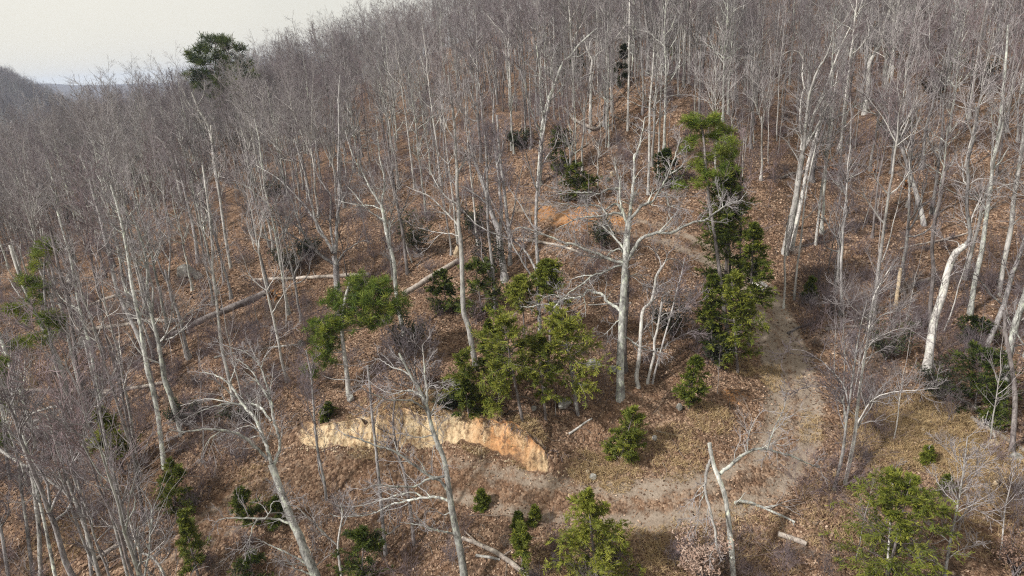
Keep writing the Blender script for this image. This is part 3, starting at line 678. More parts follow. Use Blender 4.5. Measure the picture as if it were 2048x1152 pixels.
hero('white barked tree splitting into four stems on the right slope above the hemlock', M_PALE,
  [(1569, 508), (1577, 468), (1585, 431), (1592, 394), (1599, 345), (1604, 310)], (14, 10), [
  ([(1603, 315), (1609, 285), (1614, 225), (1621, 183), (1638, 137), (1651, 117), (1662, 85), (1668, 50)], 7),
  ([(1604, 308), (1617, 275), (1629, 227), (1643, 195), (1655, 166), (1670, 122), (1685, 85), (1700, 55)], 7),
  ([(1608, 300), (1628, 265), (1650, 220), (1675, 185), (1699, 166)], 4.5), ([(1602, 300), (1604, 276), (1600, 244), (1603, 195), (1608, 176), (1604, 146), (1607, 122), (1598, 105), (1580, 102), (1565, 110)], 4.5),
  ([(1629, 227), (1650, 190), (1690, 150), (1720, 130)], 3)], 1.1, 24, 'the four-stemmed white tree')
hero('second white stem pressed close to the right of the four stemmed tree', M_PALE,
  [(1583, 500), (1592, 455), (1600, 415), (1608, 370), (1617, 325), (1628, 285), (1640, 245), (1648, 205)], (9, 4), [([(1622, 305), (1640, 280), (1665, 262), (1690, 250)], 3)], .8, 25)
hero('curving ivory trunk high on the upper right slope, bowed like an S', M_PALE,
  [(1729, 228), (1736, 171), (1738, 134), (1743, 117), (1758, 93), (1766, 71), (1769, 49), (1777, 32), (1781, 0), (1784, -45)], (9.5, 6), [
  ([(1743, 117), (1734, 100), (1731, 80), (1724, 60)], 3), ([(1779, 15), (1790, 3), (1800, -15)], 3.5)], .9, 26, 'the ivory S-shaped trunk')
hero('straight pale trunk just right of the S shaped ivory one', M_PALE,
  [(1780, 218), (1785, 134), (1792, 61), (1797, 10), (1804, -45)], (6.5, 4.5), [([(1796, 18), (1808, 5), (1816, -10)], 3)], .8, 27)
hero('thin pale tree swaying right on the upper right slope', M_PALE,
  [(1802, 245), (1812, 195), (1821, 142), (1834, 98), (1841, 49), (1853, 22)], (4.5, 2), [([(1841, 50), (1850, 30), (1868, 18)], 2), ([(1834, 98), (1848, 70), (1870, 50)], 2)], 1.5, 28, 'the swaying thin tree')
hero('smooth grey tree leaning steeply left on the right slope, forked near its middle', M_BARK,
  [(1849, 450), (1838, 406), (1829, 375), (1814, 328), (1804, 297), (1795, 278), (1783, 255), (1776, 236), (1760, 215), (1745, 200), (1715, 180)], (10, 3), [
  ([(1797, 285), (1783, 272), (1770, 258), (1752, 238)], 5), ([(1778, 238), (1772, 215), (1762, 190), (1752, 165)], 4), ([(1785, 258), (1792, 230), (1800, 200)], 3.5), ([(1776, 236), (1788, 215), (1792, 190), (1786, 160)], 3)], 1.2, 29, 'the smooth left-leaning tree')
hero('pale straight trunk at the right edge, the farther of the edge pair', M_PALE,
  [(1997, 590), (2005, 540), (2022, 455), (2027, 402), (2034, 358), (2044, 297), (2052, 230), (2060, 160)], (10, 6), [([(2022, 455), (2035, 440), (2045, 432)], 4), ([(2030, 385), (2010, 370), (1990, 366), (1970, 380)], 3)], .8, 30, 'the edge trunk')
hero('lichened upright trunk standing left of the edge pair on the right', M_OAK,
  [(1940, 628), (1950, 560), (1963, 504), (1973, 431), (1980, 382), (1987, 321), (1995, 284), (2005, 200), (2012, 120), (2016, 50)], (10, 4), [([(1975, 425), (1960, 400), (1945, 372)], 4), ([(1985, 340), (2003, 320), (2020, 290)], 4), ([(1996, 275), (1985, 245), (1980, 205)], 3.5)], .9, 31)
hero('grey tree leaning right with an arched low branch near the right edge', M_BARK,
  [(1966, 708), (1983, 671), (1997, 637), (2009, 605), (2017, 576), (2026, 544), (2036, 520), (2052, 470), (2065, 420)], (11, 6), [
  ([(2006, 610), (1990, 597), (1978, 586), (1963, 564), (1948, 549), (1930, 560)], 4), ([(2022, 560), (2010, 530), (2000, 505)], 3)], .8, 32, 'the arched-branch tree')
hero('thick two-toned trunk leaving the frame at the lower right edge', M_OAK,
  [(1988, 850), (2005, 801), (2012, 740), (2019, 706), (2026, 671), (2031, 647), (2044, 610), (2056, 570), (2070, 520)], (16, 11), [([(2022, 695), (2034, 692), (2048, 688)], 6), ([(2006, 795), (1992, 800), (1980, 815), (1972, 840)], 4)], .5, 33)
hero('dark brown trunk hugging the thick two-toned one at the lower right edge', M_DARK,
  [(2024, 905), (2028, 850), (2030, 800), (2026, 752), (2020, 715), (2012, 670), (2008, 620)], (11, 6), [], .5, 34)
hero('slim silver tree with raised side limbs beside the track at right', M_PALE,
  [(1690, 968), (1695, 946), (1709, 874), (1716, 804), (1723, 752), (1733, 691), (1741, 637), (1748, 593), (1760, 569), (1782, 533)], (8, 2), [
  ([(1711, 865), (1725, 838), (1740, 818), (1758, 780), (1790, 752)], 3.5), ([(1714, 850), (1745, 800), (1782, 785), (1834, 780), (1879, 776)], 3.5),
  ([(1730, 705), (1750, 680), (1790, 660), (1830, 655)], 2.5), ([(1740, 640), (1715, 625), (1695, 600), (1680, 570)], 2.5), ([(1738, 660), (1765, 630), (1800, 620), (1830, 600)], 2.5)], 1.5, 35, 'the silver trackside tree')
hero('two-stemmed grey sapling leaning left across the track beside the silver tree', M_BARK,
  [(1667, 982), (1685, 908), (1693, 840), (1697, 815), (1706, 752), (1713, 700), (1722, 650), (1735, 600)], (7, 2), [
  ([(1692, 838), (1684, 800), (1671, 782), (1647, 773), (1605, 776), (1577, 790)], 3), ([(1697, 812), (1692, 785), (1680, 759), (1651, 730), (1631, 715), (1609, 702), (1572, 700)], 3.5),
  ([(1690, 860), (1676, 820), (1668, 780)], 2.5), ([(1706, 752), (1690, 715), (1682, 680), (1672, 640)], 2.5)], 1.4, 36)
hero('straight pale pole of a tree at the foot of the right slope beside the track', M_PALE,
  [(1588, 600), (1592, 557), (1596, 520), (1602, 480), (1610, 400), (1622, 335), (1632, 290)], (4.5, 2.5), [], .9, 37)
hero('thin whitish pole tree nearest the bend where the track meets the hemlock', M_PALE,
  [(1567, 617), (1570, 569), (1569, 520), (1572, 480), (1578, 430)], (4.5, 2.5), [], .9, 38)
hero('pale slender trunk on bare leafy ground right of the four stemmed white tree', M_PALE,
  [(1631, 490), (1636, 443), (1643, 377), (1653, 321), (1663, 260), (1668, 195), (1676, 140)], (5.5, 3), [([(1645, 370), (1660, 352), (1668, 345)], 2)], .9, 39, 'the slender clearing trunk')
hero('pale broken stump standing upright among the brush right of the track', M_SAND,
  [(1790, 622), (1794, 590), (1797, 569), (1801, 536)], (8, 7), [], 0, 40, name='snag', cat='stump', cap=True)
hero('white forked tree with a dark burl on its trunk, upper middle of the slope', M_PALE,
  [(1181, 262), (1181, 225), (1182, 179), (1181, 147), (1185, 125), (1180, 110), (1172, 91), (1168, 70)], (8, 3), [
  ([(1184, 128), (1194, 110), (1211, 98), (1226, 81), (1241, 64), (1265, 32)], 5), ([(1187, 145), (1170, 152), (1155, 159), (1131, 158), (1119, 159)], 4), ([(1184, 140), (1195, 137), (1203, 132)], 3),
  ([(1205, 103), (1202, 80), (1215, 70), (1228, 62)], 3), ([(1178, 105), (1182, 80), (1200, 72)], 2.5)], .7, 41, 'the white forked tree')
hero('grey tree with a heavy limb swept up to the right, left of the forked one', M_OAK,
  [(1078, 372), (1080, 330), (1083, 280), (1087, 240), (1097, 201), (1109, 171), (1126, 125), (1141, 113), (1155, 93), (1180, 69), (1194, 57)], (11, 3), [
  ([(1087, 240), (1082, 200), (1080, 165), (1078, 130), (1072, 90)], 5), ([(1109, 171), (1102, 150), (1104, 120), (1115, 95)], 4), ([(1095, 205), (1112, 190), (1130, 165), (1142, 140)], 3),
  ([(1084, 270), (1066, 230), (1054, 190), (1046, 150)], 4), ([(1141, 113), (1160, 112), (1180, 96)], 2.5)], 1.2, 42, 'the swept-limb tree')
hero('pale tree opening like a goblet in the dense wood left of the white forked tree', M_PALE,
  [(1023, 300), (1022, 215), (1019, 130), (1017, 96), (1009, 69), (989, 49), (975, 30)], (5.5, 2), [([(1018, 100), (1024, 78), (1031, 60), (1035, 30)], 3), ([(1017, 90), (1018, 60), (1014, 25)], 2.5)], 1.2, 43, 'the goblet tree')
hero('tall narrow pale trunk in the thin stand left of the yellowish pine', M_PALE,
  [(1296, 390), (1298, 330), (1299, 260), (1300, 205), (1305, 150), (1308, 95)], (6, 3), [([(1300, 210), (1312, 185), (1318, 170)], 2)], .9, 44, 'the narrow pale trunk')
hero('straight slim pale trunk to the right of the narrow pale one, near the pine', M_PALE,
  [(1315, 370), (1317, 320), (1319, 260), (1321, 200), (1324, 130)], (4.5, 2.5), [], .9, 45)
hero('thin light trunk right of the white forked tree in the pole stand', M_PALE, [(1223, 226), (1222, 170), (1222, 120), (1224, 70)], (3.2, 2), [], .8, 46)
hero('long silvery trunk centred in the pole stand above the oak', M_PALE, [(1255, 262), (1257, 180), (1258, 118), (1259, 20), (1260, -30)], (4.6, 2.8), [], .8, 47, 'the long silvery trunk')
hero('silvery young tree with level side twigs in the bottom right corner', M_PALE, [(1886, 1185), (1890, 1150), (1896, 1108), (1905, 1060), (1915, 1010), (1925, 955), (1935, 873)], (7, 2), [
  ([(1893, 1120), (1920, 1100), (1965, 1085)], 2.5), ([(1900, 1085), (1870, 1060), (1845, 1040)], 2.5), ([(1908, 1045), (1935, 1025), (1975, 1000)], 2.5), ([(1915, 1010), (1890, 985), (1872, 960)], 2.5), ([(1922, 970), (1945, 945), (1972, 920)], 2),
  ([(1892, 1140), (1860, 1118), (1830, 1110)], 2.5), ([(1928, 940), (1912, 915), (1903, 890)], 2)], 1.5, 49, 'the corner silvery tree')
hero('thin pale sapling right of the silvery young tree in the corner', M_PALE, [(1999, 1120), (2004, 1085), (2010, 1020), (2020, 975), (2028, 935)], (3.5, 1.5), [([(2008, 1040), (1990, 1010), (1980, 985)], 1.5), ([(2012, 1010), (2034, 985)], 1.5)], 1.2, 50, name='sapling', cat='sapling', root=1)
hero('bare pale stem in front of the bottom right pine', M_PALE, [(1772, 1185), (1774, 1150), (1777, 1100), (1781, 1040), (1787, 958)], (6, 2.5), [([(1776, 1120), (1795, 1112), (1820, 1108)], 2), ([(1779, 1070), (1765, 1055), (1755, 1045)], 2), ([(1783, 1020), (1800, 1008)], 2)], .5, 51, name='sapling', cat='sapling', root=1)
hero('pale branchy small tree sprawling at the bottom left edge', M_PALE, [(338, 1185), (325, 1142), (305, 1115), (280, 1102), (266, 1066), (256, 1030)], (6.5, 2.5), [
  ([(296, 1110), (318, 1092), (330, 1078), (322, 1060), (300, 1062)], 3), ([(284, 1104), (262, 1100), (245, 1085)], 2.5), ([(270, 1075), (250, 1068), (225, 1058)], 2.5), ([(266, 1064), (285, 1050), (300, 1048)], 2.5), ([(318, 1130), (336, 1110), (342, 1090)], 2.5)], 1.4, 52)
LEFT = [
 ('pale trunk in the lower left corner leaning left past the dead stem', M_PALE, [(210, 1195), (190, 1120), (172, 1060), (150, 1000), (128, 940), (110, 880), (95, 830)], (8, 4)),
 ('lichened trunk at the bottom left, between two slimmer ones', M_OAK, [(118, 1190), (104, 1120), (90, 1050), (74, 980), (60, 920), (46, 870)], (7, 3.5)),
 ('grey trunk cut by the lower left corner of the view', M_BARK, [(22, 1190), (12, 1120), (2, 1060), (-10, 1000), (-24, 930)], (7, 4)),
 ('slim pale trunk at the bottom left beside the sprawling branchy tree', M_PALE, [(266, 1190), (252, 1140), (234, 1070), (216, 1010), (198, 950)], (6, 3)),
 ('tall pale trunk leaning left through the middle of the left slope', M_BARK, [(311, 800), (292, 716), (276, 671), (264, 645), (249, 615), (234, 579), (225, 542), (217, 505), (208, 469), (200, 432), (190, 400), (178, 355), (160, 310)], (9, 4)),
 ('grey trunk leaning left, right of the tall pale one on the left slope', M_OAK, [(329, 935), (320, 863), (315, 826), (305, 778), (295, 741), (285, 680), (281, 652), (273, 615), (263, 566), (257, 520), (248, 470), (238, 425), (222, 370)], (9, 4)),
 ('grey trunk with a high fork on the left slope, in front of the long log', M_OAK, [(364, 870), (352, 831), (342, 797), (327, 753), (320, 700), (312, 665), (303, 627), (295, 579), (295, 537), (288, 500), (276, 460), (262, 425)], (8.5, 4)),
 ('clean straight trunk beside the right end of the dark fallen log', M_PALE, [(467, 800), (455, 745), (444, 698), (437, 640), (432, 591), (425, 542), (425, 500), (420, 440), (412, 380), (405, 330)], (6.5, 3)),
 ('grey trunk leaning left above the pale boulder', M_BARK, [(396, 525), (391, 480), (383, 440), (375, 405), (364, 360), (350, 310)], (7, 3)),
 ('upright pale trunk on open leaves, upper left of the pale log', M_PALE, [(462, 536), (452, 481), (443, 420), (435, 360), (426, 300), (422, 250)], (6, 3)),
 ('brown trunk leaning left behind the tufted pine at left', M_DARK, [(186, 880), (181, 851), (171, 807), (161, 765), (151, 717), (149, 690), (144, 652), (137, 603), (122, 554), (112, 510), (100, 455)], (8, 4)),
 ('pale lichened trunk crossing the left end of the long pale log', M_OAK, [(213, 850), (207, 820), (197, 780), (188, 740), (181, 696), (168, 652), (159, 615), (149, 561), (141, 515), (128, 470), (114, 420)], (7, 3.5)),
 ('whitish trunk directly behind the tufted pine at left, leaning left', M_PALE, [(145, 815), (132, 762), (120, 730), (107, 700), (95, 676), (78, 640), (63, 610), (48, 575), (32, 530), (20, 490)], (9, 5)),
 ('short whitish trunk right of the tufted pine', M_PALE, [(176, 810), (160, 770), (150, 735), (140, 690), (132, 650), (118, 600), (104, 560)], (7, 4)),
 ('pale trunk near the left edge with its foot in grey brush', M_OAK, [(74, 885), (71, 875), (56, 831), (46, 797), (37, 765), (22, 734), (10, 700), (-5, 660)], (9, 6)),
 ('slender white trunk at the left edge running the height of the lower corner', M_PALE, [(83, 1165), (80, 1115), (78, 1060), (72, 1010), (66, 961), (51, 905), (39, 863), (29, 826), (17, 795), (0, 763), (-15, 730)], (8, 5)),
 ('grey trunk in the lower left corner beside the slender white one', M_BARK, [(66, 1150), (58, 1090), (52, 1040), (44, 990), (38, 940), (30, 890)], (7, 4)),
 ('slim grey trunk between the small pines at lower left', M_BARK, [(183, 1150), (176, 1090), (168, 1030), (160, 980), (146, 915), (130, 850), (118, 790)], (6, 3)),
 ('brown trunk standing by the small pines at lower left', M_DARK, [(288, 1045), (280, 990), (271, 940), (262, 880), (250, 820), (240, 760), (226, 700)], (6.5, 3)),
 ('grey trunk left of the left-leaning foreground tree', M_BARK, [(236, 1010), (228, 960), (215, 900), (205, 850), (194, 790), (180, 730), (168, 680)], (6, 3)),
 ('pale leaning trunk in the wood below the skyline pine', M_PALE, [(440, 390), (428, 330), (424, 285), (415, 250), (398, 220), (384, 185)], (6, 3)),
 ('pale tree with kinked boughs among the thick wood at far left', M_PALE, [(365, 402), (352, 350), (340, 310), (325, 285), (305, 270), (280, 255)], (7, 3)),
 ('grey leaning trunk in the thick wood right of the kinked pale tree', M_BARK, [(398, 420), (385, 360), (372, 320), (364, 290), (358, 262)], (6, 3)),
 ('pale leaning trunk in the thick wood at the far left', M_BARK, [(255, 405), (240, 360), (225, 325), (205, 290), (190, 260), (180, 240)], (7, 3)),
]
for i, (lab, m, tr, w) in enumerate(LEFT):
    rg = np.random.default_rng(900+i); tr_ = np.array(tr, float); L_ = []
    n = len(tr_)
    for q in range(rg.integers(4, 7)):
        f = rg.uniform(.45, .95)*(n-1); a = int(f); p = tr_[a]*(1-f+a) + tr_[min(a+1, n-1)]*(f-a)
        ln = rg.uniform(50, 120)*(1.2-f/(n-1)*.6); sd_ = rg.choice([-1, -1, 1]); ux = tr_[-1]-tr_[0]; ux /= np.linalg.norm(ux)
        pr = np.array([-ux[1], ux[0]])*sd_
        d1 = ux*.72 + pr*rg.uniform(.3, .75); d2 = ux*.95 + pr*rg.uniform(.1, .4)
        L_.append(([tuple(p), tuple(p+d1*ln*.45), tuple(p+d1*ln*.45+d2*ln*.5)], w[1]*rg.uniform(.6, .9)))
    hero(lab, m, tr, (w[0]*1.08, w[1]*1.15), L_, .55, 60+i, land='the '+' '.join(lab.split()[:3]).replace(',', '') if i in (0, 4, 8, 11, 16) else None)

# ------------------------------------------------------------------ conifers
def spray_quads(rng, mb, P, n, ln, wd, flat, tint0, off):
    """needle sprays along branch paths P (N,k,3)"""
    N, k, _ = P.shape
    idx = np.repeat(np.arange(N), n); t = rng.random(N*n)*(k-1); i = np.clip(t.astype(int), 0, k-2); w = (t-i)[:, None]
    pos = P[idx, i]*(1-w) + P[idx, i+1]*w; tan = norm(P[idx, i+1]-P[idx, i])
    side = norm(np.cross(tan, np.array([0, 0, 1.])) + 1e-6)
    sg = rng.choice([-1, 1], N*n)[:, None]
    a = rng.uniform(.25, 1.0, N*n)[:, None]
    d = norm(tan*np.cos(a) + side*sg*np.sin(a) + rng.normal(size=(N*n, 3))*flat)
    nrm = norm(np.array([0, 0, 1.]) + rng.normal(size=(N*n, 3))*(.25+flat))
    wv = norm(np.cross(d, nrm))
    l = ln*rng.uniform(.6, 1.3, N*n)[:, None]; ww = wd*rng.uniform(.7, 1.3, N*n)[:, None]
    br = np.repeat(rng.normal(0, .10, N), n)
    tip = np.clip(t/(k-1), 0, 1)
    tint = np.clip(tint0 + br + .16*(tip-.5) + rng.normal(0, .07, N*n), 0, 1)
    mb.quads(pos + d*l*.5 - off, d*l*.5, wv*ww*.5, tint)
def fir(name, label, cat, base, top, wpx, mat=None, barkm=None, frac=.12, seed=0, dens=1.0, droop=-.05, group=None, tint=.52, land=None, ragged=.25, prof=.75, trunk_w=None, cz=None):
    """feathery evergreen: flat sprays on level boughs"""
    rng = np.random.default_rng(7000+seed)
    foot = at(*base); D0 = (foot-CAM) @ FWD
    HERO_PX.append((base[0], base[1], 10))
    tip = unproj(top[0], top[1], D0); Hh = max(tip[2]-foot[2], .8)
    lean = np.array([tip[0]-foot[0], 0, 0])
    Rc = wpx*.5*D0/FPX
    t = thing(name, label, cat, foot, group)
    k = 12; s = np.linspace(0, 1, k)[:, None]
    P = np.array([0, 0, -.2]) + s*np.array([lean[0], 0, Hh+.2]) + np.concatenate([np.zeros((1, 3)), np.cumsum(rng.normal(0, .012*Hh/k, (k-1, 3)), 0)])
    r0 = (.013*Hh+.02) if trunk_w is None else trunk_w*.5*D0/FPX
    rad = r0*(1-s[:, 0]*.92)
    mb = MB(); mb.tubes(P, rad, 7); link('trunk', mb.mesh('trunk'), barkm or M_DARK, t)
    nb = int((16 + 9*Hh)*dens)
    u = rng.random(nb)**.85; u = frac + (1-frac)*u
    f = u*(k-1); i = np.clip(f.astype(int), 0, k-2); w = (f-i)[:, None]
    pos = P[i]*(1-w) + P[i+1]*w
    az = rng.random(nb)*2*math.pi
    lob = 1 + ragged*np.sin(az*2+seed) + ragged*rng.normal(0, .7, nb)
    v = (u-frac)/(1-frac)
    ln = Rc*np.clip((1-v)**prof*(.55+.45*sstep(0, .22, v))*1.0, .08, 1)*np.clip(lob, .35, 1.5)
    d = np.stack([np.cos(az), np.sin(az), rng.normal(.18, .12, nb) + .5*v], 1); d = norm(d)
    kb = 6; B = np.empty((nb, kb, 3)); B[:, 0] = pos
    for j in range(1, kb):
        d = norm(d + np.array([0, 0, droop]) + .07*rng.normal(size=(nb, 3))); B[:, j] = B[:, j-1] + d*(ln/(kb-1))[:, None]
    BR = np.maximum((.10*r0 + .006*ln)[:, None]*(1-np.linspace(0, .85, kb)[None]), .004)
    ml = MB(); ml.tubes(B, BR, 3)
    S, SR = kids(rng, B, BR, 10, .18, 1., .36, .5, .9, -.02, 4, .006, .10, .003)
    ml.tubes(S, SR, 3)
    link('boughs', ml.mesh('boughs'), barkm or M_DARK, t, kind='stuff')
    mf = MB()
    nq = 17 if Hh > 4 else 12
    sc = np.clip(D0/34, .75, 2.2)
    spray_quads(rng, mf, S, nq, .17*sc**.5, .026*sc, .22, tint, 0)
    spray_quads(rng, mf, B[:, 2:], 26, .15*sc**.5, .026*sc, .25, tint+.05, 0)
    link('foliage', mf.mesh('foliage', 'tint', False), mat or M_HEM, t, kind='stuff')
    if land: LAND.append((top[0], (base[1]+top[1])/2, land))
    return t
def pine(name, label, trunk, w, tufts, zf=.62, cat='pine', seed=0, mat=None, barkm=None, tint=.55, land=None, tuft_r=.30, spread=2.2, group=None):
    """long needled pine. trunk: frame points; tufts: (frame x, y, radius px, number) clusters of needle tufts joined by boughs"""
    rng = np.random.default_rng(8000+seed)
    foot = at(*trunk[0]); D0 = (foot-CAM) @ FWD; HERO_PX.append((trunk[0][0], trunk[0][1], 10))
    t = thing(name, label, cat, foot, group)
    q = catmull(np.array(trunk, float), 4); P = unproj(q[:, 0], q[:, 1], np.full(len(q), D0)); P[0] = foot - np.array([0, 0, .2])
    rad = np.linspace(w[0], w[1], len(P))*.5*D0/FPX
    mb = MB(); mb.tubes(P-foot, rad, 8); link('trunk', mb.mesh('trunk'), barkm or M_BARK, t)
    ml = MB(); mf = MB(); ends = []
    for (cx, cy, rp, n) in tufts:
        r = rp*1.14*D0/FPX
        c = unproj(cx, cy, D0)
        dep = rng.uniform(-1, 1)*r*.6
        c = unproj(cx, cy, D0+dep)
        # the bough that carries this cluster
        j = int(np.argmin(np.linalg.norm(P - (c - np.array([0, 0, .35*np.linalg.norm(c[:2]-P[:, :2].mean(0))])), axis=1)))
        a = P[j]; mid = (a+c)/2 + np.array([0, 0, -.12*np.linalg.norm(c-a)]); bp = catmull(np.array([a, mid, c]), 4)
        ml.tubes(bp-foot, np.linspace(max(.016, rad[j]*.3), .010, len(bp)), 4)
        e = rng.normal(size=(n, 3)); e = e/np.linalg.norm(e, axis=1, keepdims=True)*(rng.random((n, 1))**.45); e[:, 2] *= zf
        e = c + e*r
        for p in e:
            m = (p+c)/2 + rng.normal(0, .06, 3) - np.array([0, 0, .05]); ml.tubes(np.array([c, m, p])-foot, np.array([.010, .007, .005]), 3)
        ends.append(e)
    E = np.vstack(ends); n = len(E)
    per = 46; idx = np.repeat(np.arange(n), per)
    d = rng.normal(size=(n*per, 3)); d[:, 2] = d[:, 2]*.8 + .45; d = norm(d)
    wv = norm(np.cross(d, rng.normal(size=(n*per, 3))))
    l = tuft_r*rng.uniform(.6, 1.15, n*per)[:, None]
    pos = E[idx] + rng.normal(0, .05, (n*per, 3)) - foot
    ti = np.clip(tint + np.repeat(rng.normal(0, .12, n), per) + rng.normal(0, .08, n*per), 0, 1)
    mf.quads(pos + d*l*.5, d*l*.5, wv*.0085*np.clip(D0/34, .8, 2.4), ti)
    link('boughs', ml.mesh('boughs'), barkm or M_DARK, t, kind='stuff')
    link('foliage', mf.mesh('foliage', 'tint', False), mat or M_PIN, t, kind='stuff')
    if land: LAND.append((trunk[-1][0], (trunk[0][1]+trunk[-1][1])/2, land))
    return t
pine('pine_tree', 'bright green pine with a white trunk left of the cream trunk', [(697, 790), (695, 759), (690, 717), (684, 661), (690, 600), (700, 565)], (11, 5),
  [(740, 582, 40, 46), (700, 600, 38, 40), (778, 595, 32, 30), (800, 610, 20, 14), (760, 570, 26, 22), (665, 600, 24, 18), (740, 610, 34, 30), (720, 560+20, 24, 14), (670, 630, 32, 32), (730, 635, 38, 36), (650, 660, 30, 30), (660, 690, 26, 22), (770, 630, 26, 18), (690, 650, 22, 10), (640, 695, 24, 16), (655, 720, 24, 14),
   (630, 650, 18, 10), (755, 640, 22, 12), (625, 740, 18, 8), (790, 620, 14, 6), (705, 570, 18, 8)], seed=1, land='the bright green pine', tint=.62, barkm=M_PALE, zf=.95)
pine('pine_tree', 'tufted green pine with a leaning trunk at the left edge of the slope', [(142, 838), (125, 775), (108, 715), (98, 660), (90, 600), (88, 545), (92, 497)], (7, 3),
  [(92, 493, 18, 12), (78, 508, 16, 10), (105, 500, 14, 8), (72, 535, 16, 9), (60, 560, 20, 12), (85, 575, 18, 10), (45, 565, 12, 6), (70, 600, 18, 10), (35, 615, 16, 9), (50, 632, 18, 10), (90, 635, 20, 12), (20, 622, 12, 6),
   (110, 650, 18, 9), (60, 682, 18, 10), (95, 678, 18, 10), (120, 640, 12, 6), (35, 690, 14, 7)], seed=2, land='the tufted left pine', tuft_r=.40, tint=.66)
pine('pine_tree', 'green pine cut by the left edge below the tufted pine', [(20, 960), (12, 900), (5, 830), (0, 760), (-5, 720)], (7, 3),
  [(5, 725, 14, 8), (12, 745, 12, 6), (-10, 760, 18, 10), (12, 812, 14, 6), (0, 850, 16, 8), (14, 885, 14, 7), (-8, 880, 16, 8), (8, 780, 10, 5)], seed=3)
pine('pine_tree', 'tall yellow tipped pine with a bare lower trunk beside the upper track', [(1459, 700), (1450, 630), (1442, 568), (1434, 505), (1427, 455), (1418, 400), (1412, 340), (1408, 285), (1402, 240)], (9, 4),
  [(1385, 243, 20, 18), (1425, 243, 20, 18), (1430, 355, 20, 12), (1410, 345, 18, 10), (1460, 345, 14, 8), (1400, 255, 16, 10), (1440, 262, 22, 14), (1450, 290, 22, 14), (1462, 310, 16, 9), (1435, 308, 18, 10), (1385, 282, 14, 8), (1405, 320, 18, 10), (1390, 330, 14, 7), (1448, 330, 16, 8),
   (1372, 300, 10, 5), (1420, 275, 16, 9), (1355, 372, 14, 7), (1400, 365, 18, 9)], seed=4, land='the yellow-tipped pine', tint=.72, barkm=M_DARK, mat=M_PIN, tuft_r=.34)
fir('hemlock_tree', 'dark hemlock filling the middle of the tall evergreen column left of the track', 'evergreen tree', (1462, 640), (1424, 345), 112, seed=1, frac=.2, tint=.48, ragged=.35, prof=.35, dens=.95)
fir('hemlock_tree', 'full green hemlock at the foot of the tall evergreen column left of the track', 'evergreen tree', (1476, 745), (1440, 530), 132, seed=2, frac=.18, tint=.52, prof=.5, land='the full green hemlock', dens=1.15)
fir('hemlock_tree', 'hemlock right behind the full green one, showing its top to the right', 'evergreen tree', (1498, 690), (1478, 430), 84, seed=3, frac=.25, tint=.5, prof=.45)
fir('hemlock_tree', 'big yellow green hemlock with a bare lower trunk in the central clump', 'evergreen tree', (1157, 830), (1118, 610), 176, seed=4, frac=.34, tint=.64, prof=.4, barkm=M_BARK, trunk_w=8, land='the central evergreens', dens=.95)
fir('hemlock_tree', 'left hand hemlock of the central clump with long ragged boughs', 'evergreen tree', (1046, 842), (1004, 610), 156, seed=5, frac=.40, tint=.60, ragged=.45, prof=.4, dens=.85)
fir('hemlock_tree', 'low green hemlock by the foot of the cream trunk', 'evergreen tree', (948, 815), (928, 690), 100, seed=6, frac=.25, tint=.56, dens=.85, prof=.5)
fir('hemlock_tree', 'thin hemlock between the cream trunk and the central clump', 'evergreen tree', (1000, 790), (975, 625), 80, seed=7, frac=.25, tint=.5, ragged=.4)
fir('hemlock_tree', 'ragged hemlock bridging the yellow tipped pine and the dark hemlock', 'evergreen tree', (1452, 610), (1424, 318), 92, seed=44, frac=.5, tint=.50, prof=.35, ragged=.4)
fir('hemlock_tree', 'narrow dark hemlock on the left side of the evergreen column', 'evergreen tree', (1424, 720), (1408, 535), 74, seed=43, frac=.15, tint=.42, prof=.4)
fir('hemlock_tree', 'green hemlock in the middle of the central clump, half hidden', 'evergreen tree', (1092, 838), (1072, 655), 120, seed=41, frac=.3, tint=.58, prof=.4, ragged=.4, dens=.85)
fir('hemlock_tree', 'low bushy hemlock at the front of the central clump', 'evergreen tree', (1004, 832), (990, 715), 96, seed=42, frac=.2, tint=.54, dens=.85, prof=.45)
fir('hemlock_tree', 'dark hemlock under the boughs behind the cream trunk', 'evergreen tree', (965, 630), (950, 515), 110, seed=8, frac=.1, tint=.34, prof=.45)
fir('hemlock_tree', 'small green hemlock left of the cream trunk, below the sloping log', 'evergreen tree', (893, 622), (888, 535), 74, seed=9, frac=.08, tint=.46, prof=.5)
fir('hemlock_tree', 'slim hemlock with yellow green tip left of the oak', 'evergreen tree', (1100, 690), (1092, 505), 84, seed=10, frac=.5, tint=.66, ragged=.4, prof=.5)
fir('hemlock_tree', 'sparse yellowish hemlock reaching left of the slim one', 'evergreen tree', (1050, 680), (1040, 545), 84, seed=11, frac=.55, tint=.7, ragged=.5, prof=.4)
fir('hemlock_tree', 'small dense hemlock right at the lip of the bank below the clump', 'evergreen tree', (938, 836), (930, 756), 76, seed=12, frac=.15, tint=.46, dens=.9, prof=.5)
fir('cedar_tree', 'rounded young cedar on the slope right of the cut bank', 'evergreen tree', (1240, 915), (1262, 800), 92, seed=13, frac=.06, tint=.56, prof=.5, ragged=.15, land='the rounded young cedar', dens=1.5)
fir('cedar_tree', 'small cedar with a fuzzy top on the slope left of the track bend', 'evergreen tree', (1376, 818), (1382, 700), 66, seed=14, frac=.12, tint=.56, prof=.55, dens=1.2)
fir('pine_sapling', 'young yellow green pine in the foreground below the track', 'evergreen tree', (1195, 1160), (1166, 942), 185, seed=15, frac=.05, tint=.70, prof=.75, ragged=.3, mat=M_HEM, land='the young foreground pine', dens=1.7)
